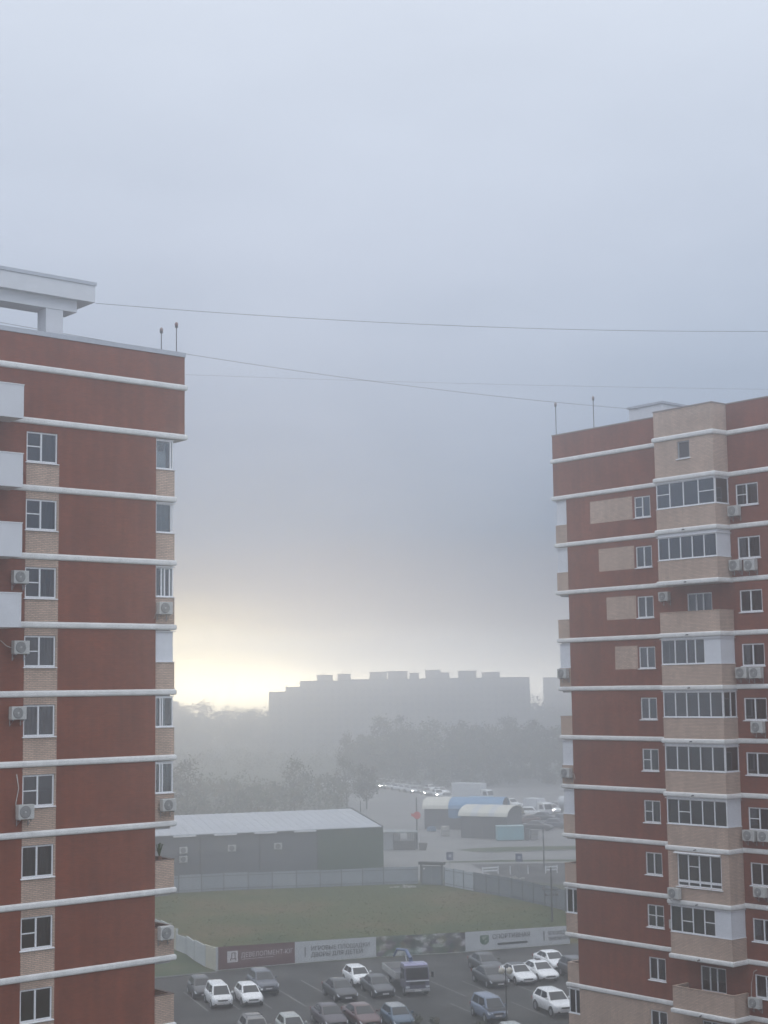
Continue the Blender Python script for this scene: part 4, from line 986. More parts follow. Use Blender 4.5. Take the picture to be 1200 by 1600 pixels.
# two blue road signs, turned away from the road
def road_sign(x, y, label):
    t = thing('road_sign', label, 'road sign', (x, y, 0), 0, 'blue road signs along the road'); b = MB(); b.tube([(0, 0, 0), (0, 0, 2.5)], .04, 6); b.build('post', STEEL, t)
    b = MB(); b.box(-.45, .45, -.06, -.042, 1.45, 2.5); p = b.build('plate', mat('blue sign', (.035, .05, .12), .5), t)
    b = MB(); b.box(-.18, .2, -.067, -.062, 1.8, 2.2); b.build('symbol', mat('sign symbol', (.35, .37, .42), .6), p)
road_sign(8.2, 212.5, 'dark blue road sign nearest the gate'); road_sign(17.25, 209.5, 'dark blue road sign further right, above the white barriers')
# white barriers
WB = mat('barrier white', (.62, .63, .64), .5)
def barrier(x, y, rz, label, L=2.2, grp='white barriers in the dark lot'):
    t = thing('road_barrier', label, 'barrier', (x, y, 0), rz, grp)
    for q in (0, L):
        b = MB(); b.box(q-.06, q+.06, -.05, .05, 0, 1.05); b.build('post', WB, t)
    for z in (.5, .88):
        b = MB(); b.box(.065, L-.065, -.03, .03, z-.09, z+.09); b.build('rail', WB, t)
barrier(12.3, 207.5, R(20), 'two-rail white barrier left of the thin white posts'); barrier(20.6, 208.0, R(12), 'two-rail white barrier at the right end of the row of posts', 1.6)
for i, (x, y, lb) in enumerate(((15.9, 207.4, 'thin white post nearer the left barrier'), (18.3, 208.0, 'thin white post nearer the right barrier'))):
    b = MB(); b.box(x-.07, x+.07, y-.05, y+.05, 0, 1.1); o = b.build('marker_post', WB); tag(o, lb, 'post', 'thin white posts in the dark lot')
rubble(16.0, 203.3, 1.0, 26, 'pale slabs and rubble at the edge of the dark lot')
for x, y, h, lb in ((21.0, 214, 5.5, 'thin lamp pole beside the right road sign'), (-4.6, 262, 6.0, 'thin pole behind the warehouse roof')):
    line_pole(x, y, h, lb, arms=False)
# street lamp with two globes in the car park
s = thing('street_lamp', 'street lamp with two pale globes rising in front of the parked cars', 'street lamp', (8.12, 112.3, 0))
b = MB(); b.tube([(0, 0, 0), (0, 0, .8), (0, 0, .82), (0, 0, 4.95)], [.09, .09, .05, .04], 10); b.build('pole', STEELD, s)
b = MB()
for sg in (-1, 1): b.tube([(0, 0, 4.5), (sg*.05, 0, 4.95), (sg*.16, 0, 5.08), (sg*.26, 0, 4.98), (sg*.28, 0, 4.86)], .022, 6)
b.build('arm', mat('lamp arm', (.30, .30, .31), .5), s)
GLOBE = mat('milky globe', (.62, .58, .50), .35)
for sg in (-1, 1):
    b = MB(); b.lathe((sg*.28, 0, 4.6), [(.02, -.235), (.12, -.2), (.20, -.12), (.235, 0), (.20, .12), (.12, .2), (.05, .235)], 16); b.build('globe', GLOBE, s, smooth=True)

# ================================================================== cars
def paint(name, col, coat=.6, rough=.35, dust=.08): return mat(name, col, rough, var=dust, scale=1.1, coat=coat)
P_WHITE = paint('white car paint', (.80, .81, .81), dust=.04); P_BLACK = paint('black car paint', (.018, .018, .022)); P_DGREY = paint('dark grey car paint', (.045, .047, .052)); P_BGREY = paint('blue grey car paint', (.075, .085, .11))
P_STEEL = paint('slate blue car paint', (.16, .20, .28)); P_PURP = paint('dark plum car paint', (.035, .020, .032)); P_DRED = paint('dark red car paint', (.085, .025, .025)); P_BLUE = paint('blue car paint', (.04, .085, .14)); P_SILV = paint('pale silver car paint', (.40, .42, .40)); P_TAN = paint('grey tan car paint', (.20, .19, .18))
P_HOOD = mat('dark hood wrap', (.02, .021, .026), .5)
TYPES = {
 'sedan': dict(L=4.65, W=1.80, H=1.46, cab=(.225, .045, -.215, -.37), deck=((.5, .62), (.47, .70), (.36, .84), (.225, .93), (-.37, 1.0), (-.47, 1.0), (-.5, .86)), belt=.95),
 'hatch': dict(L=3.75, W=1.68, H=1.50, cab=(.285, .10, -.34, -.46), deck=((.5, .62), (.47, .72), (.40, .84), (.285, .97), (-.44, 1.02), (-.485, .98), (-.5, .80)), belt=.98),
 'suv': dict(L=4.50, W=1.84, H=1.70, cab=(.215, .07, -.36, -.465), deck=((.5, .78), (.475, .92), (.36, 1.02), (.215, 1.10), (-.44, 1.16), (-.485, 1.10), (-.5, .86)), belt=1.1),
 'mini': dict(L=3.95, W=1.68, H=1.70, cab=(.36, .20, -.40, -.475), deck=((.5, .64), (.485, .80), (.44, .93), (.36, 1.02), (-.46, 1.04), (-.49, 1.0), (-.5, .80)), belt=1.03),
}
def lerp_tab(tab, x):
    for (a, h), (c, g) in zip(tab[:-1], tab[1:]):
        if a >= x >= c: return h+(g-h)*(a-x)/(a-c) if a != c else h
    return tab[-1][1]
def car(label, ty, pm, loc, yaw, roofm=None, hood=None, rails=False, taxi=False, low=False, lit=False, group='cars parked in the car park', name='parked_car', plate=True, grille=True):
    T = TYPES[ty]; L, W, H = T['L'], T['W'], T['H']; c0, c1, c2, c3 = T['cab']
    t = thing(name, label, 'car', (loc[0], loc[1], .012), yaw, group)
    if low: t.scale = (1.14, 1.14, 1.14)
    hw = W/2; clear = .2 if ty != 'suv' else .26
    st = [.5, .492, .47, .42, .34, .285, .20, .10, 0, -.12, -.24, -.34, -.42, -.47, -.492, -.5]
    b = MB(); rings = []
    for f in st:
        e = abs(f); tp = 1.0 - .34*max(0, (e-.40)/.10)**2.2 if e > .40 else 1.0
        w = hw*min(1, tp); zd = lerp_tab(T['deck'], f); inC = c3-.01 < f < c0+.01
        zl = clear + (.16 if e > .49 else (.05 if e > .46 else 0))
        zm = zl+(zd-zl)*.55
        half = [(0, zl), (w*.82, zl), (w*.965, zl+.10), (w, zm), (w*.985, zd-.13 if zd-.13 > zm else zm+.02), (w*.93, zd-.035), (w*.80, zd), (w*.42, zd+.018), (0, zd+.026)]
        ring = [(f*L, y, z) for y, z in half]+[(f*L, -y, z) for y, z in half[-2:0:-1]]
        rings.append(ring)
    n = len(rings[0]); base = 0
    for r_ in rings: b.v += r_
    for i in range(len(rings)-1):
        for j in range(n):
            k2 = (j+1) % n; b.f.append((i*n+j, i*n+k2, (i+1)*n+k2, (i+1)*n+j)); 
            mi = 0
            if hood and j in (5, 6, 7, 8, 9, 10) and .20 <= st[i+1] and st[i] <= .48: mi = 1
            if j in (0, n-1, 1, n-2): mi = 2
            b.m.append(mi)
    b.f.append(tuple(reversed(range(n)))); b.m.append(0); b.f.append(tuple((len(rings)-1)*n+j for j in range(n))); b.m.append(0)
    body = b.build('body', [pm, hood or pm, TRIMB], t, smooth=True)
    # cabin: painted pillars and roof
    wb, wt = hw*.90, hw*.73; zb = [lerp_tab(T['deck'], c0)-.01, lerp_tab(T['deck'], c3)-.01]; zt = H-.05
    B0 = [(c0*L, wb*.97, zb[0]), (c3*L, wb*.95, zb[1]), (c3*L, -wb*.95, zb[1]), (c0*L, -wb*.97, zb[0])]
    T0 = [(c1*L, wt*.95, zt-.02), (c2*L, wt*.93, zt-.02), (c2*L, -wt*.93, zt-.02), (c1*L, -wt*.95, zt-.02)]
    b = MB()
    b.v += B0+T0; C = [((c1-.03)*L, wt*.78, H-.012), ((c2+.03)*L, wt*.76, H-.012), ((c2+.03)*L, -wt*.76, H-.012), ((c1-.03)*L, -wt*.78, H-.012)]; b.v += C
    xm = (c1+c2)/2*L; b.v += [(xm, 0, H+.012)]
    for q, mi in (((0, 3, 7, 4), 0), ((1, 5, 6, 2), 0), ((0, 4, 5, 1), 0), ((3, 2, 6, 7), 0), ((4, 7, 11, 8), 1), ((5, 9, 10, 6), 1), ((4, 8, 9, 5), 1), ((7, 6, 10, 11), 1), ((8, 11, 12), 1), ((11, 10, 12), 1), ((10, 9, 12), 1), ((9, 8, 12), 1)):
        b.f.append(q); b.m.append(mi)
    cab = b.build('cabin', [pm, roofm or pm], t)
    bv = cab.modifiers.new('bevel', 'BEVEL'); bv.width = .035; bv.segments = 2; bv.limit_method = 'ANGLE'; bv.angle_limit = R(18)
    for p in cab.data.polygons: p.use_smooth = True
    # glass set into the pillars
    def pane(nm, q, u0, u1, v0, v1):
        q = [Vector(p) for p in q]                       # q: bottom-left, bottom-right, top-right, top-left
        nrm = (q[1]-q[0]).cross(q[3]-q[0]).normalized()
        cen = sum(q, Vector())/4
        if nrm.dot(cen-Vector((xm, 0, (zb[0]+zt)/2))) < 0: nrm = -nrm
        P = lambda u, v: (q[0].lerp(q[1], u)).lerp(q[3].lerp(q[2], u), v)
        o_ = [P(u0, v0), P(u1, v0), P(u1, v1), P(u0, v1)]
        g = MB(); n0 = [p-nrm*.02 for p in o_]; n1 = [p+nrm*.006 for p in o_]
        g.v += [tuple(p) for p in n0+n1]
        for f in ((0, 1, 2, 3), (4, 5, 6, 7), (0, 1, 5, 4), (1, 2, 6, 5), (2, 3, 7, 6), (3, 0, 4, 7)): g.f.append(f); g.m.append(0)
        return g.build(nm, CARGLASS, t)
    pane('windscreen', (B0[0], B0[3], T0[3], T0[0]), .065, .935, .03, .93)
    if not low: pane('rear_window', (B0[1], B0[2], T0[2], T0[1]), .09, .91, .10, .90)
    for s_ in (0, 1):
        q = (B0[0], B0[1], T0[1], T0[0]) if s_ == 0 else (B0[3], B0[2], T0[2], T0[3])
        if low: pane('side_window', q, .1, .9, .08, .9)
        else:
            pane('side_window', q, .10, .50, .07, .90); pane('side_window', q, .535, .90, .07, .90)
    # wheels, in dark arches
    wr = .31 if ty != 'suv' else .36
    for fx in (.315, -.30):
        for sg in (1, -1):
            if low and sg*1 == -1 and False: continue
            b = MB(); b.lathe((fx*L, sg*(hw-.10), wr+.02), [(wr+.07, -.10*sg), (wr+.07, .104*sg)], 16, axis=1); ar = b.build('wheel_arch', TRIMB, t)
            b = MB(); b.lathe((fx*L, sg*(hw-.09), wr), [(wr*.8, -.1*sg), (wr, -.08*sg), (wr, .085*sg), (wr*.86, .112*sg)], 18, axis=1); wv = b.build('wheel', BLACK, t, smooth=False)
            if not low:
                b = MB(); b.lathe((fx*L, sg*(hw-.09), wr), [(wr*.66, .113*sg), (wr*.62, .122*sg), (.06, .118*sg)], 12, axis=1); b.build('rim', CHROME, wv)
    zn = lerp_tab(T['deck'], .47)
    for sg in (1, -1):
        b = MB()
        pts = [(.468*L, sg*hw*.88, zn-.22), (.490*L, sg*hw*.50, zn-.23), (.486*L, sg*hw*.50, zn-.08), (.425*L, sg*hw*.95, zn-.04)]
        n0 = len(b.v); b.v += pts+[(x+.035, y+sg*.012, z+.01) for x, y, z in pts]
        for f in ((0, 1, 2, 3), (4, 5, 6, 7), (0, 1, 5, 4), (1, 2, 6, 5), (2, 3, 7, 6), (3, 0, 4, 7)): b.f.append(f); b.m.append(0)
        b.build('headlight', LIT if lit else LAMPG, t)
    if low: return t
    b = MB(); b.box(.470*L, .502*L, -hw*.46, hw*.46, zn-.24, zn-.11); b.build('grille', TRIMB, t, bevel=.015)
    b = MB(); b.box(.470*L, .499*L, -hw*.60, hw*.60, clear+.13, clear+.23); b.build('air_intake', TRIMB, t, bevel=.015)
    b = MB(); b.box(.501*L, .506*L, -.26, .26, zn-.36, zn-.25); b.build('number_plate', PLATE, t)
    for sg in (1, -1):
        b = MB(); x = (c0-.045)*L; b.box(x-.07, x+.07, sg*(wb+.02)-.0, sg*(wb+.20), T['belt']+.06, T['belt']+.20) if sg > 0 else b.box(x-.07, x+.07, -(wb+.20), -(wb+.02), T['belt']+.06, T['belt']+.20); b.build('wing_mirror', pm, t, bevel=.03)
        b = MB(); y = sg*(hw*.82); b.box(-.497*L, -.475*L, y-.09, y+.09, .72, .92); b.build('tail_light', mat('tail light', (.25, .02, .02), .3), t)
        b = MB(); b.box(-.47*L, .05*L, sg*(hw+.002)-.006, sg*(hw+.002)+.006, zb[0]-.33, zb[0]-.30) if False else None
    if rails:
        for sg in (1, -1):
            b = MB(); b.tube([(c1*L-.15, sg*wt*.86, H-.02), (c1*L-.3, sg*wt*.86, H+.06), (c2*L+.3, sg*wt*.86, H+.06), (c2*L+.15, sg*wt*.86, H-.02)], .022, 6); b.build('roof_rail', STEELD, t)
        for fx in (c1-.09, c2+.09):
            b = MB(); b.tube([(fx*L, -wt*.88, H+.075), (fx*L, wt*.88, H+.075)], .02, 6); b.build('roof_bar', STEELD, t)
    if taxi:
        b = MB(); b.extr([(-.22, H+.005), (.22, H+.005), (.16, H+.13), (-.16, H+.13)], 0, (c1-.12)*L-.07, (c1-.12)*L+.07); b.build('roof_sign', mat('dark roof sign', (.06, .06, .065), .5), t)
    b = MB(); b.tube([(c2*L, .1, H), (c2*L-.25, .1, H+.22)], .008, 4); b.build('aerial', TRIMB, t)
    return t
# heading: the cars face the viewer and a little to the right
def hd(deg): return R(-90+deg)
def put(x, y, L, deg, front=True):
    """x, y is the ground under the front bumper; returns the centre"""
    a = hd(deg); return (x-math.cos(a)*L/2, y-math.sin(a)*L/2), a
def pcar(label, ty, pm, fx, fy, deg, **k):
    (x, y), a = put(fx, fy, TYPES[ty]['L'], deg); return car(label, ty, pm, (x, y), a, **k)
pcar('dark grey car parked behind the boxy white minicar', 'hatch', P_DGREY, -14.85, 127.28, 17)
pcar('boxy white minicar with a tall cabin, leftmost in its row', 'mini', P_WHITE, -12.98, 123.36, 17)
pcar('small rounded white hatchback beside the boxy white minicar', 'hatch', P_WHITE, -10.67, 124.10, 18)
pcar('blue grey off-roader parked close to the maroon banner', 'suv', P_BGREY, -9.79, 128.29, 18)
pcar('black sedan standing apart, in front of the small white hatchback', 'sedan', P_BLACK, -3.32, 125.22, 19)
pcar('small white hatchback half hidden by a dark sedan near the banner wall', 'hatch', P_WHITE, -2.18, 131.32, 19)
pcar('dark green-black sedan parked beside the crane truck', 'sedan', P_DGREY, -0.39, 126.62, 17)
pcar('grey tan estate with roof rails and cross bars at the lower edge', 'suv', P_TAN, -8.97, 110.12, 16, rails=True)
pcar('pale silver hatchback cut off by the lower edge, next to the estate', 'hatch', P_SILV, -6.58, 111.93, 17)
pcar('dark plum sedan in the front row beside a dark red one', 'sedan', P_PURP, -3.85, 115.22, 18)
pcar('dark red sedan in the front row between plum and blue cars', 'sedan', P_DRED, -1.38, 115.22, 20, roofm=paint('paler red roof', (.13, .07, .065)))  # roof colour is a paler, greyer red than the body
pcar('blue hatchback with a pale roof at the end of the front row', 'hatch', P_BLUE, 0.99, 114.92, 17, roofm=paint('pale roof', (.30, .31, .31)))
pcar('dark grey sedan at the back, below the white sport banner', 'sedan', P_DGREY, 8.94, 136.25, 17)
pcar('black sedan in front of the dark grey one, left of the two-tone sedan', 'sedan', P_BLACK, 8.99, 130.00, 18)
pcar('white sedan with a black roof behind the globe street lamp', 'sedan', P_WHITE, 11.36, 131.11, 17, roofm=P_BLACK)
pcar('white taxi sedan with a dark roof sign', 'sedan', P_WHITE, 13.33, 132.24, 18, taxi=True)
pcar('white sedan furthest back, right below the sport banner lettering', 'sedan', P_WHITE, 14.88, 137.09, 19)
pcar('dark grey car half hidden behind the right tower', 'suv', P_DGREY, 16.51, 132.26, 19)
pcar('slate blue hatchback with a dark hood standing alone', 'mini', P_STEEL, 7.89, 116.98, 18, hood=P_HOOD)
pcar('white off-roader parked beside the corner of the right tower', 'suv', P_WHITE, 13.04, 118.44, 19)
pcar('pale grey car at the foot of the globe street lamp', 'hatch', P_SILV, 8.95, 107.77, 16)

# ---- flatbed truck with a loading crane
def truck():
    # a light truck, cab about 2.4 m tall
    a = hd(13); fx, fy = 2.16, 127.49; L = 7.6
    t = thing('crane_truck', 'flatbed truck with a lilac cab and a blue loading crane', 'truck', (fx-math.cos(a)*L/2, fy-math.sin(a)*L/2, .012), a)
    t.scale = (1, 1, .88); LIL = paint('lilac cab paint', (.105, .10, .15), dust=.1); LROOF = paint('pale lilac roof', (.27, .26, .42)); BODY = mat('truck grey', (.11, .11, .125), .5); SIDE = mat('pale dropside', (.36, .36, .35), .7, var=.15, scale=1.5)
    x1, x0 = L/2, L/2-1.8; hw = 1.0
    b = MB(); prof = [(x0, .62), (x1-.02, .62), (x1, .95), (x1-.03, 1.45), (x1-.32, 2.52), (x1-.5, 2.62), (x0, 2.62)]
    b.extr(prof, 1, -hw, hw); b.build('cab', LIL, t, bevel=.06)
    b = MB(); b.extr([(x0-.02, 2.625), (x1-.5, 2.625), (x1-.38, 2.64), (x1-.6, 2.80), (x0+.1, 2.78), (x0-.02, 2.70)], 1, -hw*.97, hw*.97); b.build('cab_roof', LROOF, t, bevel=.04)
    b = MB(); n = Vector((1.07, 0, .29)).normalized()
    q = [Vector((x1-.045, -hw*.90, 1.50)), Vector((x1-.045, hw*.90, 1.50)), Vector((x1-.305, hw*.88, 2.46)), Vector((x1-.305, -hw*.88, 2.46))]
    b.v += [tuple(p-n*.03) for p in q]+[tuple(p+n*.012) for p in q]
    for f in ((0, 1, 2, 3), (4, 5, 6, 7), (0, 1, 5, 4), (1, 2, 6, 5), (2, 3, 7, 6), (3, 0, 4, 7)): b.f.append(f); b.m.append(0)
    b.build('windscreen', CARGLASS, t)
    for sg in (1, -1):
        b = MB(); b.extr([(x0+.35, 1.5), (x1-.30, 1.5), (x1-.5, 2.4), (x0+.35, 2.4)], 1, sg*hw-.01 if sg > 0 else -hw-.008, sg*hw+.008 if sg > 0 else -hw+.01); b.build('side_window', CARGLASS, t)
        b = MB(); b.box(x1-.25, x1-.12, sg*(hw+.28)-.09, sg*(hw+.28)+.09, 1.62, 2.10); m_ = b.build('wing_mirror', TRIMB, t)
        b = MB(); b.tube([(x1-.2, sg*hw, 2.2), (x1-.18, sg*(hw+.27), 2.13)], .015, 5); b.build('mirror_arm', TRIMB, m_)
        b = MB(); b.box(x1-.02, x1+.02, sg*.82-.16, sg*.82+.16, .74, .93); b.build('headlight', LAMPG, t)
    b = MB(); b.box(x1+.002, x1+.02, -.62, .62, 1.02, 1.30); b.build('grille', TRIMB, t)
    b = MB(); b.box(x1-.018, x1+.012, -.95, .95, 1.32, 1.42); b.build('badge_strip', PVC, t)
    b = MB(); b.box(x1-.2, x1+.09, -hw, hw, .42, .66); b.build('bumper', mat('truck bumper', (.30, .30, .31), .5, var=.1), t, bevel=.03)
    b = MB(); b.box(x1+.092, x1+.098, -.28, .28, .46, .60); b.build('number_plate', PLATE, t)
    b = MB(); b.box(-L/2+.2, x0-.05, -.42, .42, .55, .85); b.build('chassis', BODY, t)
    xb1, xb0 = x0-.9, -L/2
    b = MB(); b.box(xb0, xb1, -1.2, 1.2, .95, 1.08); bed = b.build('flatbed', BODY, t)
    for (q0, q1, w0, w1) in ((xb0, xb1, -1.2, -1.15), (xb0, xb1, 1.15, 1.2), (xb0, xb0+.05, -1.148, 1.148), (xb1-.05, xb1, -1.148, 1.148)):
        b = MB(); b.box(q0, q1, w0, w1, 1.082, 1.66); b.build('dropside', SIDE, t)
    BL = paint('crane blue', (.06, .10, .22)); xc = x0-.45
    b = MB(); b.box(xc-.3, xc+.3, -.8, .8, .86, 1.15); b.tube([(xc, 0, 1.15), (xc, 0, 2.9)], [.22, .17], 10); b.build('crane_post', BL, t)
    b = MB(); b.tube([(xc, 0, 2.95), (xc-.9, -.15, 3.55)], .15, 8); b.build('crane_boom', BL, t)
    b = MB(); b.tube([(xc-.9, -.15, 3.55), (xc-2.6, -.5, 3.35)], .12, 8); b.tube([(xc-2.6, -.5, 3.35), (xc-3.3, -.62, 2.6)], .09, 8); b.build('crane_jib', BL, t)
    b = MB(); b.tube([(xc-.1, -.2, 2.1), (xc-.75, -.25, 3.2)], .07, 8); b.build('crane_ram', STEEL, t)
    for x in (x1-.75, -L/2+1.5):
        for sg in (1, -1):
            b = MB(); b.lathe((x, sg*(hw-.14), .43), [(.34, -.13*sg), (.43, -.1*sg), (.43, .11*sg), (.36, .14*sg)], 18, axis=1); wv = b.build('wheel', BLACK, t)
            b = MB(); b.lathe((x, sg*(hw-.14), .43), [(.25, .142*sg), (.22, .15*sg), (.08, .155*sg)], 12, axis=1); b.build('rim', STEEL, wv)
truck()

# ---- queue of cars with their headlamps on, beyond the market
QG = 'cars queueing with headlights on beyond the market'
rq = random.Random(5)
qpts = [(-4.6, 392, 1, 'first lit white car at the far left end of the hazy queue'), (-3.2, 386, 1, 'white car with the brightest headlights near the far end of the queue'), (-1.2, 392, 0, None), (.2, 384, 1, 'lit white car just right of the brightest headlights in the queue'),
        (1.9, 379, 1, 'lit car left of the middle of the hazy queue'), (3.3, 374, 0, None), (4.9, 370, 1, 'car with small bright headlights just left of the middle of the queue'), (6.4, 369, 1, 'white car with lit headlights in the middle of the hazy queue'), (8.0, 362, 1, 'lit car in the queue left of the white lorry'), (10.4, 352, 1, 'lit car in the queue directly before the white lorry'), (12.3, 344, 0, None), (13.0, 334, 0, None), (-2.2, 402, 0, None), (2.6, 390, 0, None), (5.6, 384, 0, None), (9.3, 374, 0, None), (-6.4, 398, 0, None), (14.6, 350, 0, None), (11.4, 364, 0, None), (-.2, 410, 0, None)]
for i, (x, y, lit, lb) in enumerate(qpts):
    x += .8
    car(lb or 'pale car with dark headlights in the hazy queue beyond the market', rq.choice(('sedan', 'hatch', 'suv')), P_WHITE if rq.random() < .75 else P_SILV, (x, y), hd(rq.uniform(8, 40)), low=True, lit=bool(lit), group=QG, name='queued_car')
CG = 'cars parked right of the market halls'
for i, (x, y, ty, pm, lit, lb) in enumerate(((25.0, 320, 'suv', P_WHITE, 0, 'white car furthest back right of the market roofs'), (26.3, 309, 'sedan', P_WHITE, 0, 'bright white sedan left of the white van'), (31.6, 304, 'suv', P_WHITE, 1, 'white car with lit headlights right of the white van'), (34.0, 312, 'hatch', P_SILV, 0, 'pale hatchback near the round white tank'),
        (24.6, 282, 'sedan', P_DRED, 0, 'dark red car behind the turquoise container'), (28.6, 288, 'sedan', P_DGREY, 0, 'dark grey car right of the dark red one behind the container'), (31.2, 280, 'suv', P_DGREY, 0, 'dark off-roader near the right tower edge behind the verge'), (22.8, 296, 'hatch', P_BGREY, 1, 'blue grey car with lit headlights behind the striped market roof'), (27.2, 297, 'suv', P_WHITE, 0, 'white off-roader right in front of the white van'), (36.5, 318, 'sedan', P_WHITE, 0, 'white sedan in front of the trees above the round tank'), (29.6, 322, 'hatch', P_WHITE, 0, 'small white hatchback behind the white van'), (22.2, 312, 'suv', P_SILV, 0, 'pale off-roader just right of the blue lorry'), (33.5, 286, 'sedan', P_SILV, 0, 'pale sedan under the round white tank'), (25.6, 270, 'sedan', P_DGREY, 0, 'dark sedan standing right of the storage cabinet'), (29.2, 273, 'hatch', P_BGREY, 0, 'blue grey hatchback on the pale yard before the right tower'))):
    car(lb, ty, pm, (x, y), hd((30, -60, 20, 40, -70, 60, 15, 30, 70, 80, 25, -50, 60, 75, 65)[i]), low=True, lit=bool(lit), group=CG, name='parked_car')
def lorry(label, x, y, rz, L, H, boxm, cabm, cat='truck', roofm=None):
    t = thing('lorry', label, cat, (x, y, .012), rz)
    b = MB(); b.box(-L/2, L/2-2.0, -1.2, 1.2, 1.0, H); b.build('cargo_box', boxm, t, bevel=.04)
    b = MB(); b.extr([(L/2-1.9, .6), (L/2, .6), (L/2, 1.5), (L/2-.3, 2.5), (L/2-.7, 2.7), (L/2-1.9, 2.8)], 1, -1.1, 1.1); b.build('cab', cabm, t, bevel=.05)
    b = MB(); b.extr([(L/2-.02, 1.52), (L/2+.012, 1.52), (L/2-.27, 2.44), (L/2-.30, 2.44)], 1, -.95, .95); b.build('windscreen', CARGLASS, t)
    for sg in (1, -1):
        b = MB(); b.extr([(L/2-1.4, 1.55), (L/2-.35, 1.55), (L/2-.6, 2.35), (L/2-1.4, 2.35)], 1, sg*1.105-.008, sg*1.105+.008); b.build('side_window', CARGLASS, t)
        b = MB(); b.box(L/2+.002, L/2+.03, sg*.8-.15, sg*.8+.15, .75, .95); b.build('headlight', LAMPG, t)
        for xx in (L/2-.9, -L/2+1.3, -L/2+2.4):
            b = MB(); b.lathe((xx, sg*.98, .46), [(.46, -.13*sg), (.46, .13*sg)], 14, axis=1); b.build('wheel', BLACK, t)
    b = MB(); b.box(-L/2+.2, L/2-1.0, -.5, .5, .55, .95); b.build('chassis', STEELD, t)
LW = mat('white lorry box', (.58, .60, .62), .5, var=.05); LB = mat('blue lorry box', (.22, .36, .52), .5, var=.08)
lorry('white box lorry standing behind the blue market roof', 18.3, 338.5, R(-38), 9.5, 4.0, LW, P_WHITE)
lorry('smaller pale blue box lorry in front of the white one', 18.8, 306, R(-30), 6.5, 3.3, LB, P_WHITE)
lorry('white box van right of the market halls', 28.4, 298, R(-50), 5.6, 3.4, LW, P_WHITE, 'van')
k = thing('storage_tank', 'round white tank beside the right tower, in front of the trees', 'tank', (33.8, 296, 0), R(0))
b = MB(); b.lathe((0, 0, 2.9), [(.15, -1.9), (.8, -1.75), (1.05, -1.4), (1.05, 1.4), (.8, 1.75), (.15, 1.9)], 18, axis=0); b.build('tank', LW, k, smooth=True)
for x in (-1.2, 1.2):
    b = MB(); b.box(x-.12, x+.12, -.8, .8, 0, 2.0); b.build('cradle', STEELD, k)
b = MB(); b.lathe((.3, 0, 3.94), [(.3, 0), (.3, .15), (.22, .18)], 12); b.build('hatch', STEEL, k)
# pale cars far left among the scrub
for i, (x, y, lb) in enumerate(((-9.5, 402, 'white car parked alone among the scrub, left of the queue'), (-16, 396, 'white car in the clearing behind the warehouse'), (-19.5, 404, 'pale car at the edge of the clearing behind the warehouse'), (-8.0, 455, 'distant white car near the green field edge'))):
    car(lb, ('suv', 'sedan', 'hatch', 'suv')[i], P_WHITE if i != 2 else P_SILV, (x, y), hd(60+i*20), low=True, group='cars among the scrub', name='parked_car')

# ================================================================== trees
BARK = mat('bark', (.07, .058, .048), .95, var=.2, scale=3)
LEAF = [mat('leaf green', (.060, .072, .034), .85, var=.35, scale=.25), mat('leaf dark', (.036, .046, .026), .85, var=.35, scale=.25), mat('leaf autumn', (.095, .075, .038), .85, var=.3, scale=.25)]
def crown_blobs(rr, R_, H0, H1, n):
    out = []
    for i in range(n):
        f = rr.random(); z = H0+(H1-H0)*(f**.8); rad = R_*(.35+.65*math.sin(math.pi*min(1, .12+.85*f)))
        a = rr.uniform(0, 6.28); d = rad*rr.random()**.55
        out.append((Vector((d*math.cos(a), d*math.sin(a), z)), R_*rr.uniform(.20, .40)))
    return out
def add_leaves(b, blobs, rr, per, s, mi=(0, 1, 2), wts=(6, 5, 1)):
    for c, r in blobs:
        m0 = rr.choices(mi, wts)[0]
        for k in range(per):
            d = Vector((rr.gauss(0, 1), rr.gauss(0, 1), rr.gauss(0, .8)))
            d = d.normalized()*r*(rr.random()**.45)*1.15; p = c+d
            u = Vector((rr.gauss(0, 1), rr.gauss(0, 1), rr.gauss(0, 1))).normalized(); v = u.orthogonal().normalized(); q = s*rr.uniform(.6, 1.4)
            b.face([p-u*q, p+v*q*.6, p+u*q, p-v*q*.6], m0 if rr.random() < .8 else rr.choice(mi))
def make_tree(seed, H, R_, per=46, blobs=34, leaf=.30, low=.28, mix_=(6, 5, 1), sparse=False):
    rr = random.Random(seed); root = bpy.data.objects.new('tree', None); COL.objects.link(root)
    tb = MB(); lean = Vector((rr.uniform(-.3, .3), rr.uniform(-.3, .3), 0))
    top = Vector((0, 0, H*.7))+lean*2
    tb.tube([(0, 0, -.1), (lean.x*.3, lean.y*.3, H*.2), (lean.x, lean.y, H*.45), tuple(top)], [H*.022, H*.016, H*.011, H*.004], 7)
    bl = crown_blobs(rr, R_, H*low, H*.95, blobs)
    for c, r in bl[::2]:
        z = max(H*.15, c.z-H*.22*rr.uniform(.6, 1.2)); p0 = Vector((lean.x*z/(H*.5), lean.y*z/(H*.5), z)) if z < H*.5 else Vector((lean.x, lean.y, z*.92))
        mid = p0.lerp(c, .5)+Vector((0, 0, -.04*H)); tb.tube([p0, mid, c], [H*.008, H*.005, H*.002], 5, caps=False)
        if sparse:
            for q in range(3):
                e = c+Vector((rr.gauss(0, 1), rr.gauss(0, 1), abs(rr.gauss(0, 1))))*r*.9; tb.tube([c, e], [H*.002, .012], 4, caps=False)
    tb.build('trunk', BARK, root)
    lb = MB(); add_leaves(lb, bl, rr, per, leaf, wts=mix_); lb.build('crown', LEAF, root, fix=False)
    return root
def copy_tree(o):
    c = o.copy(); COL.objects.link(c)
    for ch in o.children:
        d = ch.copy(); COL.objects.link(d); d.parent = c
    return c
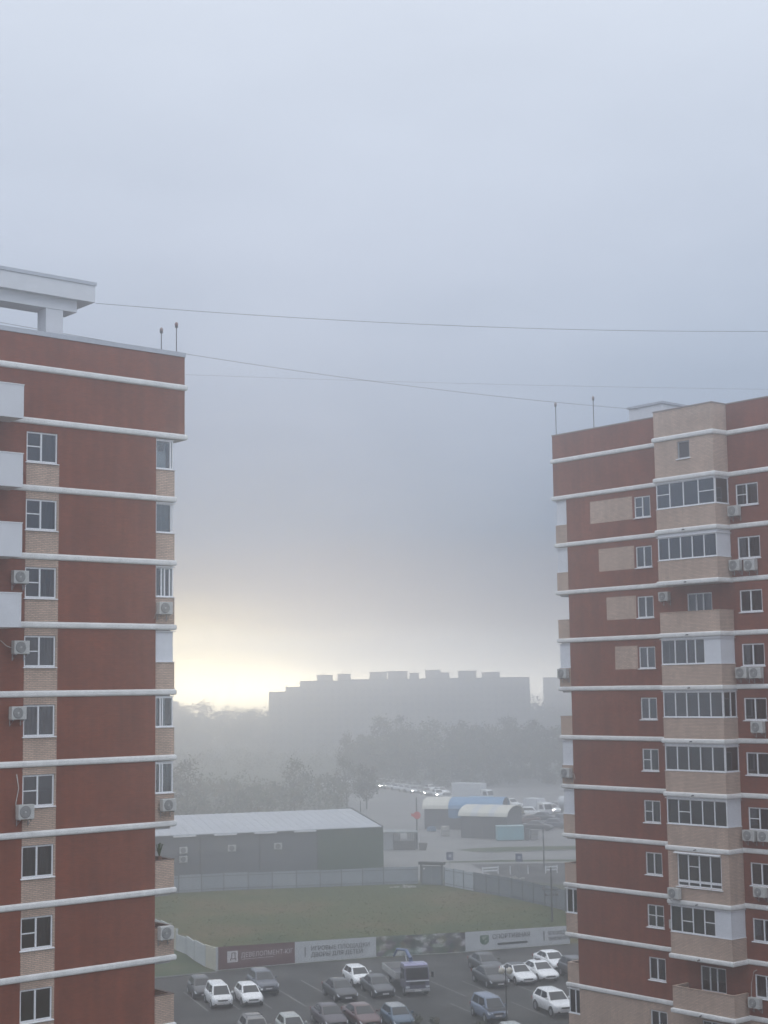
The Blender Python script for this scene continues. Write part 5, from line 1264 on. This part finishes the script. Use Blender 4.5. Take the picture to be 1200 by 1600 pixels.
PROTO = [make_tree(11, 16, 5.2), make_tree(12, 13, 4.6, mix_=(4, 7, 1)), make_tree(13, 11, 4.2, mix_=(3, 4, 4)), make_tree(14, 9, 3.4, per=22, blobs=26, leaf=.2, sparse=True, mix_=(4, 5, 2))]
PH = [16, 13, 11, 9]; used = set()
def tree(k, x, y, h, label, group, cat='tree', wide=1.0):
    o = PROTO[k] if k not in used else copy_tree(PROTO[k]); used.add(k)
    o.name = 'leafy_tree' if k < 3 else 'thin_tree'
    s = h/PH[k]; o.location = (x, y, 0); o.scale = (s*wide, s*wide, s); o.rotation_euler.z = random.uniform(0, 6.28)
    return tag(o, label, cat, group)
WG = 'trees standing out of the hazy wood'
tree(0, -1.0, 412, 17.0, 'tallest tree of the wood, rounded crown at its left end', WG, wide=1.05)
tree(1, 4.6, 416, 17.4, 'second tall tree of the wood, right of the tallest crown', WG, wide=.95)
tree(1, -6.0, 408, 12.6, 'lower tree stepping down at the left end of the wood', WG)
tree(2, -10.2, 402, 13.2, 'small slim tree at the far left end of the wood', WG, wide=.6)
tree(0, 12.2, 414, 16.0, 'broad flat-topped tree in the middle of the wood', WG, wide=1.15)
tree(2, 18.6, 418, 15.0, 'darker tree right of the broad flat-topped one', WG)
tree(2, 26.0, 424, 14.4, 'low tree in the dip of the wood skyline', WG, wide=1.1)
tree(0, 33.4, 416, 16.4, 'tall tree in front of the pale gap at the right end of the far block', WG)
tree(1, 39.5, 420, 15.6, 'tree just right of the pale gap between far buildings', WG)
tree(0, 46.8, 412, 15.0, 'rightmost tree of the wood beside the right tower', WG, wide=.9)
tree(2, 55, 408, 15.0, 'tree of the wood mostly hidden behind the right tower', WG)
# the wood itself, one closed mass of foliage
wm = MB(); rr = random.Random(21)
wb = []
for i in range(620):
    x = rr.uniform(-9, 62); y = rr.uniform(384, 432); lim = 12.6 if x > 0 else 9.0+(x+9)*.3
    if y < 396: lim *= .75
    if x < -4 and y < 392: continue
    wb.append((Vector((x, y, lim*rr.random()**.8*1.0+.6)), rr.uniform(1.2, 2.3)))
add_leaves(wm, wb, rr, 55, .36, wts=(5, 6, 2))
o = wm.build('woods', LEAF, fix=False); tag(o, 'dense hazy wood filling in between and below the tall trees', 'wood', kind='stuff')
# scrub with thin trees behind the warehouse
SG = 'thin trees behind the warehouse'
for k, x, y, h, w_, lb in ((3, -38.5, 300, 11.5, 1.1, 'sparse thin tree beside the left tower behind the warehouse roof'), (3, -18.2, 306, 11.0, .9, 'slender tree above the middle of the warehouse roof'),
                      (3, -8.2, 316, 11.0, .8, 'tall slender tree left of the queue'), (2, -4.4, 322, 9.0, .9, 'rounded tree above the right end of the warehouse roof'), (2, -46, 330, 9, 1.2, 'bushy tree mostly hidden behind the left tower')):
    tree(k, x, y, h, lb, SG, wide=w_)
sm_ = MB(); rr = random.Random(33); sb = []
for i in range(420):
    x, y = rr.uniform(-55, 1.5), rr.uniform(268, 350)
    if x > -9 or (x > -14 and y < 300): continue
    sb.append((Vector((x, y, rr.uniform(.3, 5.5 if y > 285 else 2.0))), rr.uniform(.9, 2.1)))
for i in range(160):
    x, y = rr.uniform(-75, 0), rr.uniform(430, 640); sb.append((Vector((x, y, rr.uniform(.3, 3.6))), rr.uniform(1.5, 3.0)))
add_leaves(sm_, sb, rr, 36, .34, wts=(5, 4, 3))
o = sm_.build('undergrowth', LEAF, fix=False); tag(o, 'grey green scrub between the warehouse and the far fields', 'scrub', kind='stuff')
# far tree line along the horizon
fm = MB(); rr = random.Random(44); fb_ = []
for i in range(800):
    x = rr.uniform(-230, 230); y = rr.uniform(690, 748); h = 12+2.5*math.sin(x*.035)+2*math.sin(x*.11+1)
    fb_.append((Vector((x, y, h*rr.random()+.5)), rr.uniform(3.0, 5.5)))
add_leaves(fm, fb_, rr, 70, 1.0, wts=(5, 5, 1))
o = fm.build('treeline', LEAF, fix=False); tag(o, 'faint far line of trees along the hazy horizon', 'tree line', kind='stuff')
fm = MB(); rr = random.Random(45); fb_ = []
for x, h in ((-96, 14), (-86, 17), (-80, 15), (-74, 18), (-68, 15), (-60, 17), (-55, 14)):
    for q in range(16): fb_.append((Vector((x*1.13+rr.gauss(0, 3.5), 735+rr.gauss(0, 5), (h-1.0)*rr.random()**.8+1)), rr.uniform(1.8, 3.0)))
add_leaves(fm, fb_, rr, 70, .5, wts=(5, 5, 1))
o = fm.build('treeline', LEAF, fix=False); tag(o, 'faint group of trees left of the far apartment block', 'tree line', kind='stuff')
# shrubs and saplings on the planting strip
def shrub(x, y, h, r, label, seed):
    t = thing('shrub', label, 'shrub', (x, y, 0), 0, 'shrubs along the lower edge'); rr = random.Random(seed); b = MB()
    for i in range(7):
        a = rr.uniform(0, 6.28); b.tube([(0, 0, 0), (math.cos(a)*r*.3, math.sin(a)*r*.3, h*.5), (math.cos(a)*r*.7, math.sin(a)*r*.7, h*.92)], [.022, .014, .006], 5)
    b.build('stem', BARK, t)
    b = MB(); bl = [(Vector((rr.gauss(0, r*.4), rr.gauss(0, r*.4), h*rr.uniform(.4, .98))), r*.42) for _ in range(9)]; add_leaves(b, bl, rr, 46, .06, wts=(5, 6, 1)); b.build('foliage', LEAF, t, fix=False)
shrub(1.75, 112.8, 1.5, .6, 'leafy shrub overlapping the front of the blue hatchback', 1); shrub(3.1, 113.0, 1.15, .45, 'small dark shrub right of the blue hatchback', 2)
shrub(6.2, 112.3, 1.2, .6, 'low thin shrub in front of the slate blue hatchback', 3)


# ================================================================== far apartment blocks
FW_ = mat('pale far wall', (.30, .29, .28), .9, var=.06, scale=.1); FWIN = mat('far window', (.17, .17, .18), .4); FRF = mat('far roof', (.10, .10, .10), .9)
def far_block():
    t = thing('apartment_block', 'long hazy apartment block with a stepped roofline beyond the wood', 'building', (-45.3, 600, 0))
    hs = [(0, 6.4, 23.9), (6.4, 11.9, 25.7), (11.9, 31.6, 27.9), (31.6, 100.5, 28.2)]
    for a, c, h in hs:
        b = MB(); b.box(a, c-.02, 0, 13, 0, h-.3); b.build('wall', FW_, t)
        b = MB(); b.box(a-.1, c-.1, -.15, 13.15, h-.297, h); b.build('roof', FRF, t)
    for a, c, h in ((18.5, 24.4, 30.1), (26.4, 31.4, 30.4), (38.8, 45.6, 31.0), (45.8, 53.5, 31.2), (54.3, 57.9, 30.4), (60.5, 66.3, 31.5), (66.5, 69.8, 30.4), (73.3, 80.1, 31.0), (82.6, 89.2, 30.3)):
        b = MB(); b.box(a, c, 2.5, 10, (28.205 if a > 30 else 27.905), h-.2); hd_ = b.build('stair_head', FW_, t)
        b = MB(); b.box(a-.2, c+.2, 2.3, 10.2, h-.197, h); b.build('roof_slab', FRF, hd_)
        if int(a) in (26, 54): q = MB(); q.tube([(a+2, 5, h), (a+2, 5, h+1.6)], .12, 5); q.build('aerial', STEELD, hd_)
    # nine storeys of windows, one mesh for each storey of each section
    rest = MB(); cells = []
    for si, (a, c, h) in enumerate(hs):
        for f in range(9):
            z = 1.3+f*2.75
            if z+1.4 > h-1: continue
            x = a+1.0
            while x+1.3 < c-.6: cells.append((f, x, z)); x += 2.7
    cells.sort(key=lambda q: -q[0])
    for i, (f, x, z) in enumerate(cells):
        b = MB() if i < 100 else rest
        b.box(x, x+1.3, -.06, .05, z, z+1.4)
        if i < 100: b.build('window', FWIN, t)
    rest.build('lower_windows', FWIN, t)['kind'] = 'stuff'
    # the second slab, beyond the bright gap
    t2 = thing('apartment_block', 'fainter apartment block beyond the bright gap, beside the right tower', 'building', (75.5, 744, 0))
    b = MB(); b.box(0, 26, 0, 8, 0, 28.4); b.build('wall', FW_, t2); b = MB(); b.box(-.2, 26.2, -.2, 8.2, 28.403, 28.8); b.build('roof', FRF, t2)
    for f in range(9):
        x = 1.2; z = 1.4+f*3.0
        while x < 24: b = MB(); b.box(x, x+1.4, -.06, .05, z, z+1.4); b.build('window', FWIN, t2); x += 2.9
    t3 = thing('house', 'faint low building at the horizon beside the left tower', 'building', (-130, 742, 0))
    b = MB(); b.box(0, 30, 0, 10, 0, 18.2); b.build('wall', FW_, t3); b = MB(); b.extr([(-.4, 18.203), (10.4, 18.203), (5, 20)], 0, -.3, 30.3); b.build('roof', FRF, t3)
    for f in range(5):
        for i in range(8): b = MB(); b.box(2+i*3.4, 3.5+i*3.4, -.06, .05, 2+f*3.2, 3.5+f*3.2); b.build('window', FWIN, t3)
far_block()

# ================================================================== haze
def haze():
    b = MB(); b.box(-530, 530, -40, GROUND_FAR+10, -1.0, 46.0); M = bpy.data.materials.new('haze'); M.use_nodes = True; nt = M.node_tree; nt.nodes.clear()
    v = nt.nodes.new('ShaderNodeVolumePrincipled'); v.inputs['Color'].default_value = (.96, .97, .99, 1); v.inputs['Density'].default_value = HAZE_DENSITY; v.inputs['Anisotropy'].default_value = HAZE_G
    o = nt.nodes.new('ShaderNodeOutputMaterial'); nt.links.new(v.outputs[0], o.inputs['Volume'])
    h = b.build('haze', M); h['kind'] = 'stuff'; h['label'] = 'pale blue morning fog lying over the whole place'; h['category'] = 'fog'; h.display_type = 'WIRE'
haze()
bpy.context.view_layer.update()
